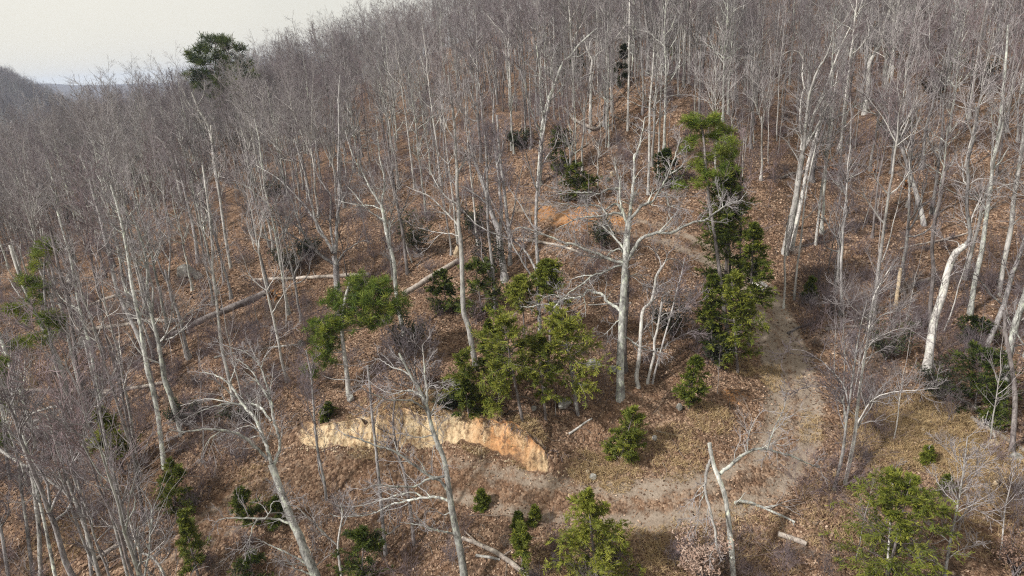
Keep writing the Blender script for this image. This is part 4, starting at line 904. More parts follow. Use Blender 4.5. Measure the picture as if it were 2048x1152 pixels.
fir('pine_sapling', 'large green young pine at the bottom right behind a bare pale stem', 'evergreen tree', (1770, 1175), (1772, 905), 225, seed=16, frac=.05, tint=.64, prof=.5, ragged=.35, mat=M_HEM, land='the bottom right pine', dens=1.7)
fir('pine_sapling', 'narrow young pine at the bottom between the grey tree and the yellow green pine', 'evergreen tree', (1045, 1140), (1040, 1025), 76, seed=17, frac=.06, tint=.55, prof=.6)
fir('pine_sapling', 'knee high pine seedling below the track, left of a twin seedling', 'evergreen seedling', (1036, 1058), (1036, 1018), 26, seed=18, frac=.05, tint=.55)
fir('pine_sapling', 'knee high pine seedling below the track, right of a twin seedling', 'evergreen seedling', (1068, 1046), (1070, 1012), 26, seed=19, frac=.05, tint=.6)
fir('pine_sapling', 'little pine bush at the track edge right of the grey foreground tree', 'evergreen seedling', (965, 1012), (964, 975), 34, seed=20, frac=.05, tint=.5)
fir('pine_sapling', 'slim young pine with tufted boughs in the left wood below the long logs', 'evergreen tree', (248, 945), (226, 792), 82, seed=21, frac=.3, tint=.58, ragged=.5, land='the slim tufted young pine')
fir('pine_sapling', 'dark green young pine left of the left-leaning foreground tree', 'evergreen tree', (352, 1030), (360, 895), 104, seed=22, frac=.12, tint=.46, ragged=.4)
fir('pine_sapling', 'narrow young pine at lower left beside the tan track patch', 'evergreen tree', (400, 1165), (388, 990), 84, seed=23, frac=.2, tint=.52, ragged=.5)
fir('pine_sapling', 'drooping young pine on the track edge behind the left-leaning foreground tree', 'evergreen tree', (515, 1048), (485, 962), 74, seed=24, frac=.1, tint=.44, ragged=.5)
fir('pine_sapling', 'small evergreen right behind the trunk of the left-leaning foreground tree', 'evergreen tree', (562, 1050), (556, 985), 50, seed=25, frac=.1, tint=.5)
fir('hemlock_tree', 'dark evergreen at the bottom left of the grey foreground tree', 'evergreen tree', (722, 1165), (735, 1030), 120, seed=26, frac=.05, tint=.36, prof=.5, dens=1.3)
fir('hemlock_tree', 'shadowy evergreen at the bottom edge beside the left-leaning foreground tree', 'evergreen tree', (508, 1160), (506, 1095), 90, seed=27, frac=.05, tint=.34, prof=.5)
fir('hemlock_tree', 'broad dark evergreen under the edge trees at lower right', 'evergreen tree', (1950, 815), (1938, 690), 150, seed=28, frac=.04, tint=.36, prof=.4, dens=1.3, land='the broad dark evergreen')
fir('hemlock_tree', 'small dull evergreen above the broad dark one at right', 'evergreen tree', (1945, 690), (1945, 628), 76, seed=29, frac=.05, tint=.3, prof=.45)
fir('hemlock_tree', 'dark evergreen right on the edge log at lower right', 'evergreen tree', (1975, 850), (1985, 750), 70, seed=30, frac=.05, tint=.4)
_g = rays(436, 150); _g = _g/math.hypot(_g[0], _g[1])*97; _b = proj(np.array([[_g[0], _g[1], float(H(_g[0], _g[1]))]]))
SKY_PINE = [(float(_b[0][0]), float(_b[1][0]))]
pine('pine_tree', 'dark round topped pine standing up on the skyline', SKY_PINE + [(434, 150), (432, 110), (430, 85)], (4, 2),
  [(425, 84, 24, 22), (402, 98, 18, 14), (452, 90, 18, 14), (430, 112, 32, 24), (398, 122, 16, 12), (462, 116, 20, 14), (480, 100, 12, 8), (440, 140, 30, 18), (405, 146, 20, 12), (470, 142, 18, 10), (425, 165, 24, 10), (455, 172, 24, 10), (492, 128, 14, 8), (400, 170, 18, 10), (385, 112, 14, 8), (500, 150, 16, 7), (380, 150, 14, 6), (440, 195, 34, 12)], seed=5, land='the skyline pine', tint=.30, tuft_r=.8, barkm=M_DARK, mat=M_HEM)
pine('pine_tree', 'small green pine on the crest at far left', [(155, 225), (154, 200), (152, 182)], (2, 1), [(152, 180, 13, 14), (145, 190, 8, 8), (160, 190, 10, 8), (150, 202, 12, 8)], seed=6, tint=.52, tuft_r=.9, barkm=M_DARK)
fir('hemlock_tree', 'dim evergreen in the wood left of the upper track', 'evergreen tree', (1120, 345), (1118, 255), 66, seed=31, frac=.05, tint=.36, prof=.4, mat=M_HEM)
fir('hemlock_tree', 'dim evergreen just above the orange clay, beside the upper track', 'evergreen tree', (1160, 398), (1152, 330), 84, seed=32, frac=.05, tint=.38, prof=.4)
fir('hemlock_tree', 'dark evergreen behind the swept-limb tree high on the slope', 'evergreen tree', (1150, 160), (1150, 92), 46, seed=33, frac=.05, tint=.34)
fir('hemlock_tree', 'grey green evergreen in the pole stand right of the white forked tree', 'evergreen tree', (1240, 175), (1242, 88), 34, seed=34, frac=.05, tint=.5, mat=M_DIM, dens=.6)
fir('hemlock_tree', 'dark evergreen beneath the yellow tipped pine', 'evergreen tree', (1335, 372), (1325, 300), 66, seed=35, frac=.05, tint=.28, prof=.4)
fir('hemlock_tree', 'small bright evergreen sprig at the upper edge of the pole stand', 'evergreen tree', (1346, 112), (1347, 62), 18, seed=36, frac=.05, tint=.5)
fir('hemlock_tree', 'dull evergreen bush right of the track where brush thickens', 'evergreen tree', (1618, 600), (1618, 552), 40, seed=37, frac=.05, tint=.34)
fir('pine_sapling', 'tiny bright evergreen above the left end of the bank', 'evergreen seedling', (656, 834), (658, 806), 34, seed=38, frac=.05, tint=.55)
fir('pine_sapling', 'yellow green seedling on the grassy slope at right', 'evergreen seedling', (1852, 925), (1852, 895), 28, seed=39, frac=.05, tint=.62)
fir('pine_sapling', 'grassy green tuft of pine beside the bottom right pine', 'evergreen seedling', (1888, 985), (1888, 950), 34, seed=40, frac=.05, tint=.6)
def evergreen_shrub(label, px, wpx, hpx, seed, tint=.45, mat=None, name='evergreen_shrub', cat='shrub', n=1500, q=.11):
    rng = np.random.default_rng(9100+seed); foot = at(*px); D0 = (foot-CAM) @ FWD
    HERO_PX.append((px[0], px[1], 10))
    r = wpx*.5*D0/FPX; h = hpx*D0/FPX*1.05
    t = thing(name, label, cat, foot)
    ns = 16; az = rng.random(ns)*6.283
    P0 = np.zeros((ns, 3)) + rng.normal(0, .1, (ns, 3))*[1, 1, 0]
    tipv = np.stack([np.cos(az)*r*.75, np.sin(az)*r*.75, h*rng.uniform(.55, 1, ns)], 1)
    s = np.linspace(0, 1, 6)[None, :, None]; P = P0[:, None] + s*(tipv-P0)[:, None] + rng.normal(0, .04, (ns, 6, 3))*s
    P[:, :, :2] *= (.6+.4*s)
    Rr = np.repeat(np.linspace(.022, .006, 6)[None], ns, 0)
    ml = MB(); ml.tubes(P, Rr, 4)
    B, BR = kids(rng, P, Rr, 9, .25, 1, .38, .3, .8, .08, 4, .01, .2, .004); ml.tubes(B, BR, 3)
    link('stems', ml.mesh('stems'), M_BARK, t, kind='stuff')
    per = max(6, n//len(B)); idx = np.repeat(np.arange(len(B)), per)
    f = rng.uniform(.3, 1, len(idx))*3; i = np.clip(f.astype(int), 0, 2); w = (f-i)[:, None]
    pos = B[idx, i]*(1-w) + B[idx, i+1]*w + rng.normal(0, .09, (len(idx), 3))
    d = norm(rng.normal(size=(len(idx), 3))*[1, 1, .6]); wv = norm(np.cross(d, norm(np.array([0, 0, 1.])+rng.normal(0, .5, (len(idx), 3)))))
    sc = np.clip(D0/34, .8, 2.2)
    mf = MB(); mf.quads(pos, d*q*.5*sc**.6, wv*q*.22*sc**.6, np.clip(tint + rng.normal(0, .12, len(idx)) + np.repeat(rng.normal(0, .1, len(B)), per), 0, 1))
    link('foliage', mf.mesh('foliage', 'tint', False), mat or M_DIM, t, kind='stuff')
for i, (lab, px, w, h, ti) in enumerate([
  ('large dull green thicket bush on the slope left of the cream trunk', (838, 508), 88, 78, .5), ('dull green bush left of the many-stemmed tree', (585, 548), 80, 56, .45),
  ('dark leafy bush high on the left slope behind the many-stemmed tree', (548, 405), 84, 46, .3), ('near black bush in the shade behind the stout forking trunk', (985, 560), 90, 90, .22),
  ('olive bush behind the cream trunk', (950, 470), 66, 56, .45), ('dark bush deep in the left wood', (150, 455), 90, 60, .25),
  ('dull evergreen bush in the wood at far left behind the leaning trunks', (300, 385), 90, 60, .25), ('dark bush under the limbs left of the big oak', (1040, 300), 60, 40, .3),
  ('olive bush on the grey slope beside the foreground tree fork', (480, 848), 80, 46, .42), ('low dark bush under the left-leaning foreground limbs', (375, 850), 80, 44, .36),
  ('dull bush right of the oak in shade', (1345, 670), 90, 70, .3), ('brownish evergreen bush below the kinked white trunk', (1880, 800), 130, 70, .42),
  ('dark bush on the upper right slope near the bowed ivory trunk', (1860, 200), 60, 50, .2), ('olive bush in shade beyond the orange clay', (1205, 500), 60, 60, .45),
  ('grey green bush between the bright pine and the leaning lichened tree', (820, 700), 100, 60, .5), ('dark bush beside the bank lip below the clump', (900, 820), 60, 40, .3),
  ('shaded bush beneath the full green hemlock', (1440, 735), 90, 70, .25), ('olive bush in the brush beside the silver tree', (1770, 720), 110, 80, .4), ('dark bush added for contrast under the far left trunks near the frame edge', (60, 420), 90, 60, .2), ('dark bush added for contrast low in the wood left of the skyline pine', (250, 300), 80, 50, .2), ('dark bush added for contrast in the wood beneath the skyline pine', (470, 300), 80, 46, .22), ('dark bush added for contrast among the poles at the upper right corner', (1970, 180), 90, 60, .2), ('dark bush added for contrast beneath the swaying thin tree', (1790, 290), 80, 50, .22), ('dark bush added for contrast behind the pale log on the left slope', (620, 520), 60, 40, .25)]):  # closing run of dark bushes is added to darken gaps in the wood
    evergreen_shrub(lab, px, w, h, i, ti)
# a clump still hung with withered leaves below the snag
evergreen_shrub('grey brown shrub still holding withered leaves at the foot of the snag', (1405, 1165), 110, 120, 50, .5, M_BEECH, 'leafy_shrub', 'shrub', 2600, .12)
evergreen_shrub('small withered beech full of tan leaves above the cut bank', (862, 775), 40, 34, 51, .15, M_BEECH, 'leafy_shrub', 'shrub', 900, .1)
evergreen_shrub('russet leafy shrub in the bottom right corner', (2030, 1150), 90, 80, 52, .1, M_BEECH, 'leafy_shrub', 'shrub', 1500, .1)

# ------------------------------------------------------------------ fallen logs, boulders, broken wood
def log(label, path, w, seed=0, mat=None, lift=.5, name='fallen_log', cat='log', stubs=2, limbs=0):
    rng = np.random.default_rng(400+seed)
    q = catmull(np.array(path, float), 5)
    G = np.array([at(round(a, 1), round(b, 1)) for a, b in q]); D = (G-CAM) @ FWD
    # steady the line so it lies straight over dips
    n = len(G); s = np.linspace(0, 1, n)
    for c in range(3):
        co = np.polyfit(s, G[:, c], 2 if n > 6 else 1); G[:, c] = .75*np.polyval(co, s) + .25*G[:, c]
    wd_ = w if isinstance(w, tuple) else (w, w*.6)
    rad = np.linspace(wd_[0], wd_[1], n)*.5*D.mean()/FPX*(1+.05*rng.normal(size=n))
    G[:, 2] = np.maximum(G[:, 2], H(G[:, 0], G[:, 1])) + rad*lift
    o = G[n//2].copy(); t = thing(name, label, cat, o)
    mb = MB(); mb.tubes(G-o, rad, 9, cap=True); link('trunk', mb.mesh('trunk'), mat or M_LOG, t)
    for b in range(stubs):
        i = rng.integers(1, n-1); d = norm(rng.normal(size=3) + np.array([0, 0, 1.])); L_ = rng.uniform(.3, 1.1)
        p = np.array([G[i], G[i]+d*L_*.5, G[i]+d*L_+rng.normal(0, .1, 3)])-o
        mb = MB(); mb.tubes(p, np.array([.4, .3, .2])*rad[i], 5, cap=True); link('branch', mb.mesh('branch'), mat or M_LOG, t)
    if limbs:
        P, Rr = resample(G, rad, 12); mb = MB()
        B, BR = kids(rng, P[None], Rr[None], limbs, .45, 1, 1.9, .2, .7, .02, 6, .014, .15, .006, absL=1.0); mb.tubes(B-o, BR, 4)
        C, CR = kids(rng, B, BR, 5, .2, 1, .5, .4, .7, .02, 4, .01, .2, .004); mb.tubes(C-o, CR, 3)
        link('twigs', mb.mesh('twigs'), mat or M_LOG, t, kind='stuff')
    return t
LOGS = [
 ('pale bleached log lying level on the slope left of the many-stemmed tree', [(512, 562), (560, 558), (620, 557), (680, 555), (736, 550)], (6, 8), M_LOG, 4, 0),
 ('thick grey log sloping up to the cream trunk from the bright pine', [(806, 592), (840, 572), (875, 548), (917, 524)], (12, 10), M_LOG, 1, 0),
 ('long dark log running down the left slope to the many-stemmed tree', [(345, 672), (400, 648), (450, 622), (495, 606), (532, 590)], (12, 14), M_DARK, 4, 4),
 ('long pale log lying level across the left slope under the grey trunks', [(146, 668), (200, 657), (260, 650), (317, 645), (360, 640)], (9, 7), M_LOG, 2, 2),
 ('pale grey log slanting up across the left slope behind the long level one', [(146, 632), (195, 607), (244, 590), (290, 583)], (9, 6), M_LOG, 2, 0),
 ('straight grey log at far left under the tufted pine', [(12, 784), (98, 781), (171, 787), (241, 782)], (8, 8), M_LOG, 1, 3),
 ('grey log lying right of the straight one in the left wood', [(182, 792), (244, 783), (293, 773), (346, 763)], (7, 7), M_LOG, 1, 0),
 ('lower pale log in the grey tangle at far left', [(60, 830), (100, 818), (145, 812), (200, 815)], (6, 4), M_PALE, 2, 5),
 ('grey tangle of a fallen treetop at far left beside the mossy boulder', [(40, 865), (70, 845), (100, 826), (130, 820)], (6, 3), M_PALE, 1, 9),
 ('pale splintered log lying against brush right of the track', [(1776, 598), (1800, 585), (1820, 574), (1860, 560)], (7, 8), M_LOG, 2, 2),
 ('grey log half buried in the brush beside the track at right', [(1655, 660), (1690, 655), (1740, 655), (1765, 660)], (7, 5), M_LOG, 2, 3),
 ('dark log above the clay hollow on the right slope', [(1563, 357), (1609, 341), (1658, 334), (1690, 330), (1732, 332)], (5, 4), M_LOG, 2, 0),
 ('long pale log sloping down at the lower right edge', [(1880, 780), (1921, 801), (1959, 825), (1978, 853), (1992, 882)], (6, 5), M_PALE, 1, 0),
 ('heavy brown log running off the right edge beside the edge trunks', [(1940, 838), (1975, 858), (2010, 880), (2052, 905)], (11, 9), M_LOG, 1, 0),
 ('fallen log lying behind the oak limbs below the orange clay', [(1035, 480), (1089, 487), (1130, 496), (1164, 508)], (6, 5), M_LOG, 1, 0),
 ('thin bleached log on the slope left of the foot of the oak', [(1176, 611), (1215, 609), (1262, 607)], (3, 3), M_PALE, 0, 0),
 ('dead fallen tree lying downhill to the right, below the white forked tree', [(1206, 264), (1180, 256), (1155, 245), (1131, 228), (1112, 212), (1100, 203)], (7, 4), M_LOG, 2, 5),
 ('leaning dead branchy log right of the white forked tree', [(1318, 268), (1290, 262), (1255, 244), (1222, 232)], (4, 2.5), M_LOG, 2, 7),
 ('pale fallen trunk lying in the wood at the top left of the slope', [(634, 246), (672, 258), (705, 262), (742, 262)], (5, 4), M_LOG, 2, 5),
 ('second pale fallen trunk just below the one at the top left of the slope', [(662, 284), (700, 275), (730, 272), (770, 262)], (4, 3), M_LOG, 2, 5),
 ('thin log slanting up through brush above the left-leaning foreground tree', [(485, 780), (520, 762), (576, 735)], (4, 4), M_LOG, 0, 1),
 ('pale thin log above the left-leaning foreground tree, pointing to the pine', [(430, 716), (500, 702), (560, 694), (604, 690)], (4, 4), M_PALE, 1, 2),
 ('big grey fallen limb at the bottom beside the grey foreground tree', [(1060, 1160), (1027, 1130), (992, 1106), (958, 1092), (925, 1076)], (11, 8), M_LOG, 2, 0),
 ('short bleached limb on the leaves at the bottom beside the big fallen limb', [(952, 1112), (975, 1115), (1000, 1120)], (6, 5), M_PALE, 0, 0),
 ('crooked pale fallen bough right of the snag below the track', [(1466, 1012), (1487, 1002), (1504, 1006), (1522, 1019), (1556, 1030), (1590, 1042)], (8, 4), M_OAK, 1, 7),
 ('pale rotten log end at the bottom right of the snag', [(1556, 1070), (1582, 1078), (1612, 1090)], (11, 10), M_LOG, 0, 0),
 ('thin dark log on the open leaves of the right slope', [(1580, 498), (1620, 490), (1662, 482)], (4, 3), M_DARK, 0, 0),
 ('fallen grey stem high on the right slope beside the smooth left-leaning tree', [(1800, 497), (1850, 490), (1900, 476), (1960, 462)], (4, 4), M_LOG, 1, 0),
 ('crooked bleached root lying above the bank near the young cedar', [(1138, 868), (1156, 858), (1170, 845), (1185, 838)], (5, 3), M_PALE, 0, 0),
 ('grey branch lying at the right of the young cedar', [(1312, 862), (1336, 868), (1364, 874)], (3, 2), M_LOG, 0, 0),
 ('brown fallen limb at lower left behind the dark green young pine', [(290, 1040), (315, 1022), (342, 1008)], (6, 5), M_LOG, 0, 0),
 ('mounded brush covered log at the bottom left', [(180, 1130), (215, 1105), (250, 1085), (285, 1075)], (9, 7), M_LOG, 1, 6),
 ('dead brown log across the brush below the silver tree, on leaves', [(1575, 668), (1600, 655), (1632, 645)], (5, 4), M_DARK, 1, 3),
]
for i, (lab, p, w, m, st, lb) in enumerate(LOGS): log(lab, p, w, i, m, stubs=st, limbs=lb)
# a dead stem leaning out of the lower left corner
hero('long dead pale stem leaning down to the right in the lower left corner', M_PALE, [(154, 1006), (130, 985), (98, 961), (73, 944), (37, 924), (0, 900), (-40, 872)], (4, 7), [], 0, 48, name='leaning_snag', cat='dead tree', root=1)
def boulder(label, px, wpx, hpx, seed, mat=None, name='boulder', cat='rock', sink=.25):
    rng = np.random.default_rng(300+seed); g = at(*px); D0 = (g-CAM) @ FWD
    a = wpx*.5*D0/FPX; h = hpx*D0/FPX
    nu, nv = 14, 9
    u = np.linspace(0, 2*math.pi, nu, endpoint=False); v = np.linspace(-math.pi/2, math.pi/2, nv)
    U, Vv = np.meshgrid(u, v); X = np.cos(Vv)*np.cos(U); Y = np.cos(Vv)*np.sin(U); Z = np.sin(Vv)
    P = np.stack([X, Y, Z], -1)
    for _ in range(7):       # broken facets
        n_ = norm(rng.normal(size=3)); d = (P @ n_); c = rng.uniform(.55, .85); P = P - np.maximum(d-c, 0)[..., None]*n_
    P = P*(1 + .1*(rng.random((nv, nu, 1))-.5))
    P[0] = P[0].mean(0); P[-1] = P[-1].mean(0)
    P = P*np.array([a, a*rng.uniform(.7, 1), h*.75]); P[..., 2] += h*.75*(1-sink*2)
    i = np.arange(nv-1)[:, None]*nu; j = np.arange(nu)[None]; j2 = (j+1) % nu
    F = np.stack([i+j, i+j2, i+nu+j2, i+nu+j], -1).reshape(-1, 4)
    mb = MB(); mb.add(P.reshape(-1, 3), F, .1)
    o = link(name, mb.mesh(name, smooth=False), mat or M_ROCK); o.location = g; tag(o, label, cat)
ROCKS = [('pale grey boulder on the open left slope above the dark log', (374, 552), 40, 22, None), ('small grey stone beside the pale boulder on the left slope', (397, 556), 22, 12, None),
 ('large mossy grey boulder in the tangle at far left', (112, 868), 46, 34, None), ('grey block leaning beside the large mossy boulder', (82, 872), 30, 24, None),
 ('buff rock outcrop under the tufted pine at left', (112, 742), 30, 20, M_SAND), ('tall buff rock near the left edge above the straight grey log', (68, 776), 24, 32, M_SAND),
 ('grey rock face behind the pale trunks at left, above the long log', (150, 574), 30, 30, None), ('grey ledge stone at the left end of the long level log', (176, 690), 36, 20, None),
 ('white stone on the slope right of the young cedar', (1309, 880), 11, 10, M_PALE), ('flat grey stone under the central evergreens above the bank', (1128, 812), 36, 14, None),
 ('small grey stone on leaves left of the flat one above the bank', (1068, 820), 12, 9, None), ('cluster stone at the end of the cut bank, larger one', (1186, 957), 16, 10, M_ROCK),
 ('cluster stone at the end of the cut bank, smaller one', (1176, 946), 10, 7, M_SAND), ('buff flat stone by the heavy log at the right edge', (1986, 892), 26, 13, M_SAND),
 ('grey flat stone by the heavy log, nearer the right edge', (2032, 918), 26, 13, None), ('buff boulder in the tangle at lower right of the bottom right pine', (1992, 972), 16, 13, M_SAND),
 ('flat brown rock on leaves left of the foot of the oak', (1186, 732), 34, 12, None), ('grey rock in shadow at the foot of the oak', (1226, 742), 22, 12, None),
 ('small grey rock below the fuzzy topped cedar', (1358, 818), 14, 12, None), ('pale stone on the upper track near the orange clay', (1225, 352), 14, 9, M_SAND),
 ('pale stone slab beside the upper track, below the first', (1216, 362), 12, 8, M_ROCK), ('tan stone on the grassy slope at right', (1846, 862), 10, 6, M_SAND),
 ('buff stone at the foot of the sloping grey log', (914, 514), 14, 22, M_SAND), ('small tan stone on the track edge above the young foreground pine', (1226, 968), 7, 5, M_SAND),
 ('grey stone in the left wood below the fanning tree', (605, 690), 16, 10, None), ('weathered grey stone beside the pale bush above the bank', (700, 800), 18, 12, None)]
for i, (lab, p, w, h, m) in enumerate(ROCKS): boulder(lab, p, w, h, i, m)
for i, (a, b, c_) in enumerate([((1500, 566), (1528, 584), 'left'), ((1510, 562), (1534, 577), 'right')]):
    A_, B_ = at(*a), at(*b); o = (A_+B_)/2; o[2] += .12
    mb = MB(); P = np.array([A_, (A_+B_)/2, B_]) - (A_+B_)/2; mb.tubes(P, np.array([.12, .13, .12]), 4, cap=True)
    t = link('split_log', mb.mesh('split_log', smooth=False), M_PALE); t.location = o; t.name = 'split_log'
    tag(t, 'bright split log at the bend of the track beside the hemlock, the '+('nearer' if i == 0 else 'farther')+' of two', 'log')
# torn root pit with orange clay
def root_pit(label, px, wpx, hpx, seed):
    rng = np.random.default_rng(600+seed); g = at(*px); D0 = (g-CAM) @ FWD; a = wpx*.5*D0/FPX; h = hpx*D0/FPX
    t = thing('uprooted_stump', label, 'stump', g)
    n = 18; th = np.linspace(0, 2*math.pi, n, endpoint=False); rings = []
    for k, (rr, dd) in enumerate([(.0, .55), (.35, .5), (.62, .28), (.85, .05), (1.0, 0.02), (1.12, .25), (1.1, .7)]):
        j = 1 + .16*np.sin(th*3+seed) + .1*rng.normal(size=n)
        rings.append(np.stack([np.cos(th)*rr*a*j, dd*a*1.2 + .05*rng.normal(size=n), h*.55 + np.sin(th)*rr*h*.6*j], 1))
    P = np.array(rings); nr = len(P); i = np.arange(nr-1)[:, None]*n; j = np.arange(n)[None]; j2 = (j+1) % n
    mb = MB(); mb.add(P.reshape(-1, 3), np.stack([i+j, i+j2, i+n+j2, i+n+j], -1).reshape(-1, 4), .1)
    link('soil', mb.mesh('soil', smooth=False), M_CLAY, t)
    mb = MB(); B0 = np.repeat(P[4:5, ::2], 1, 0)[0]; d = norm(B0 - np.array([0, 0, h*.55]) + rng.normal(0, .15, B0.shape))
    R_ = np.stack([B0*.8, B0 + d*.1, B0 + d*.35 + rng.normal(0, .08, B0.shape)], 1); mb.tubes(R_, np.repeat(np.array([[.05, .035, .012]]), len(B0), 0), 4)
    link('roots', mb.mesh('roots'), M_LOG, t, kind='stuff')
root_pit('uprooted stump showing an orange clay hollow on the right slope', (1667, 362), 28, 22, 1)
root_pit('small uprooted stump with orange soil right of the clay hollow', (1752, 350), 14, 12, 2)
root_pit('torn stump with yellow clay near the middle of the right slope', (1812, 378), 16, 14, 3)
root_pit('torn stump showing orange clay under the pale bleached log', (545, 602), 18, 18, 4)

def bank_dressing():
    g = np.random.default_rng(77); bl = np.array(BANK); seg = np.hypot(*np.diff(bl, axis=0).T); cum = np.concatenate([[0], np.cumsum(seg)]); tot = cum[-1]
    def on(r, off):
        i = np.clip(np.searchsorted(cum, r)-1, 0, len(seg)-1); f = (r-cum[i])/seg[i]; d = (bl[i+1]-bl[i])/seg[i][:, None]
        p = bl[i] + (bl[i+1]-bl[i])*f[:, None]; n_ = np.stack([-d[:, 1], d[:, 0]], 1)
        s_ = bank_terms(*(p+n_*.5).T)[0]; n_ = n_*np.sign(s_)[:, None]
        q = p + n_*off[:, None]; return np.stack([q[:, 0], q[:, 1], H(q[:, 0], q[:, 1])], 1), n_
    # fine roots hanging from the lip
    n = 420; r = g.uniform(.12, .92, n)*tot; P0, nn = on(r, g.uniform(.5, .8, n)); P0[:, 2] += .05; P = np.empty((n, 5, 3)); P[:, 0] = P0
    d = norm(np.concatenate([-nn*.8, np.full((n, 1), .15)], 1) + g.normal(0, .35, (n, 3))); L_ = g.uniform(.12, .55, n)[:, None]/4
    for j in range(1, 5): d = norm(d + np.array([0, 0, -.45]) + g.normal(0, .2, (n, 3))); P[:, j] = P[:, j-1] + d*L_
    mb = MB(); mb.tubes(P, np.repeat(np.linspace(.011, .004, 5)[None], n, 0), 4)
    o = link('hanging_roots', mb.mesh('hanging_roots'), M_DARK, kind='stuff'); tag(o, 'fine dark roots hanging over the lip of the cut bank', 'roots')
    # clods fallen to the foot of the cut
    n = 520; r = g.uniform(.08, .95, n)*tot; off = -np.abs(g.normal(0, .35, n)) + .15; P0, _ = on(r, off); mb = MB()
    sz = .025 + .07*g.random(n)**3
    base = np.array([[1, 0, 0], [0, 1, 0], [-1, 0, 0], [0, -1, 0], [0, 0, 1], [0, 0, -1]], float); fc = np.array([[0, 1, 4, 4], [1, 2, 4, 4], [2, 3, 4, 4], [3, 0, 4, 4], [1, 0, 5, 5], [2, 1, 5, 5], [3, 2, 5, 5], [0, 3, 5, 5]])
    V = base[None]*sz[:, None, None]*g.uniform(.6, 1.3, (n, 6, 1)) + g.normal(0, .2, (n, 6, 3))*sz[:, None, None] + P0[:, None]
    F = np.arange(n)[:, None, None]*6 + fc[None]; mb.add(V, F, .1)
    o = link('fallen_clods', mb.mesh('fallen_clods', smooth=False), M_SAND, kind='stuff'); tag(o, 'buff clods crumbled to the foot of the cut bank', 'clods')
bank_dressing()

# ------------------------------------------------------------------ the wood: one tree of each kind is grown, then copied
def grow(rng, Hh, r0, kind):
    """trunk mesh builder, crown mesh builder; foot at the origin"""
    k = 16; s = np.linspace(0, 1, k)
    wob = np.cumsum(rng.normal(0, .024*Hh/ k**.5*.6, (k, 2)), 0); wob -= wob[0]
    lean = rng.normal(0, .035, 2)*Hh
    if kind == 'crook': wob *= 2.6
    T = np.stack([wob[:, 0] + lean[0]*s**1.5, wob[:, 1] + lean[1]*s**1.5, -.3 + s*(Hh+.3)], 1)
    TR = r0*.8*(1 - s*.93)**.95; TR[0] *= 2.1; TR[1] *= 1.06
    mt = MB(); mc = MB()
    par = [(T, TR)]
    if kind in ('fork', 'multi'):
        f0 = int(k*(.42 if kind == 'fork' else .14)); n = 2 if kind == 'fork' else rng.integers(3, 5)
        mt.tubes(T[:f0+2], TR[:f0+2]*(1 if kind == 'fork' else 1.25), 8)
        par = []
        for q in range(n):
            az = q*6.283/n + rng.uniform(-.5, .5); d = np.array([math.cos(az)*.33, math.sin(az)*.33, 1.])
            L = (Hh - T[f0, 2])*rng.uniform(.85, 1.05); pts = [T[f0]]
            for j in range(1, 14):
                d = norm(d + np.array([-d[0]*.05, -d[1]*.05, .06]) + rng.normal(0, .07, 3)); pts.append(pts[-1] + d*L/13)
            P = np.array(pts); Q, QR = resample(P, np.linspace(TR[f0]*.78, .012, 14), 16); mt.tubes(Q, QR, 7); par.append((Q, QR))
    else:
        mt.tubes(T, TR, 8)
    Ps = np.array([a for a, _ in par]); Rs = np.array([b for _, b in par])
    n1 = {'slim': 17, 'spread': 19, 'fork': 11, 'multi': 9, 'crook': 16, 'dead': 10}[kind]
    lo = {'slim': .32, 'spread': .25, 'fork': .1, 'multi': .15, 'crook': .25, 'dead': .4}[kind]
    ang = {'slim': .6, 'spread': .78, 'fork': .62, 'multi': .55, 'crook': .8, 'dead': .9}[kind]
    Ll = {'slim': .25, 'spread': .33, 'fork': .38, 'multi': .36, 'crook': .29, 'dead': .22}[kind]
    B, BR = kids(rng, Ps, Rs, n1, lo, .98, Ll*1.25, .5, ang, .10, 8, .020, .21, .012, .8); mc.tubes(B, BR, 5)
    if kind == 'dead':
        C, CR = kids(rng, B, BR, 3, .2, 1, .4, .4, .8, .05, 5, .011, .2, .004); mc.tubes(C, CR, 3); return mt, mc
    C, CR = kids(rng, B, BR, 8, .18, 1, .5, .4, .62, .07, 6, .017, .2, .010, .75); mc.tubes(C, CR, 3)
    D, DR = kids(rng, C, CR, 3, .2, 1, .58, .35, .6, .05, 4, .014, .22, .008, .5); mc.tubes(D, DR, 3)
    return mt, mc
def grow_sapling(rng, Hh, r0):
    mt, mc = MB(), MB(); k = 10; s = np.linspace(0, 1, k)
    wob = np.cumsum(rng.normal(0, .018*Hh/k**.5, (k, 2)), 0); wob -= wob[0]; lean = rng.normal(0, .07, 2)*Hh
    T = np.stack([wob[:, 0]+lean[0]*s, wob[:, 1]+lean[1]*s, -.1+s*(Hh+.1)], 1); TR = r0*(1-.9*s)
    mt.tubes(T, TR, 5)
    B, BR = kids(rng, T[None], TR[None], 22, .25, 1, .27, .55, .75, .08, 6, .009, .1, .004); mc.tubes(B, BR, 3)
    C, CR = kids(rng, B, BR, 6, .2, 1, .45, .4, .6, .05, 4, .008, .15, .0036); mc.tubes(C, CR, 3)
    return mt, mc
SPEC = [('slim', 15.5, .13, M_BARK, 'slender grey'), ('slim', 17, .16, M_OAK, 'tall lichen-spotted'), ('slim', 14, .11, M_DARK, 'slender brown'), ('spread', 15, .19, M_BARK, 'broad-crowned grey'),
        ('fork', 15.5, .18, M_BARK, 'forked grey'), ('fork', 16, .17, M_PALE, 'forked pale'), ('multi', 13.5, .17, M_BARK, 'many-stemmed grey'), ('crook', 14, .15, M_PALE, 'crooked pale'),
        ('slim', 18, .17, M_PALE, 'tall whitish'), ('spread', 14, .16, M_OAK, 'broad-crowned lichened'), ('dead', 13, .14, M_PALE, 'dead bleached')]
VAR = []
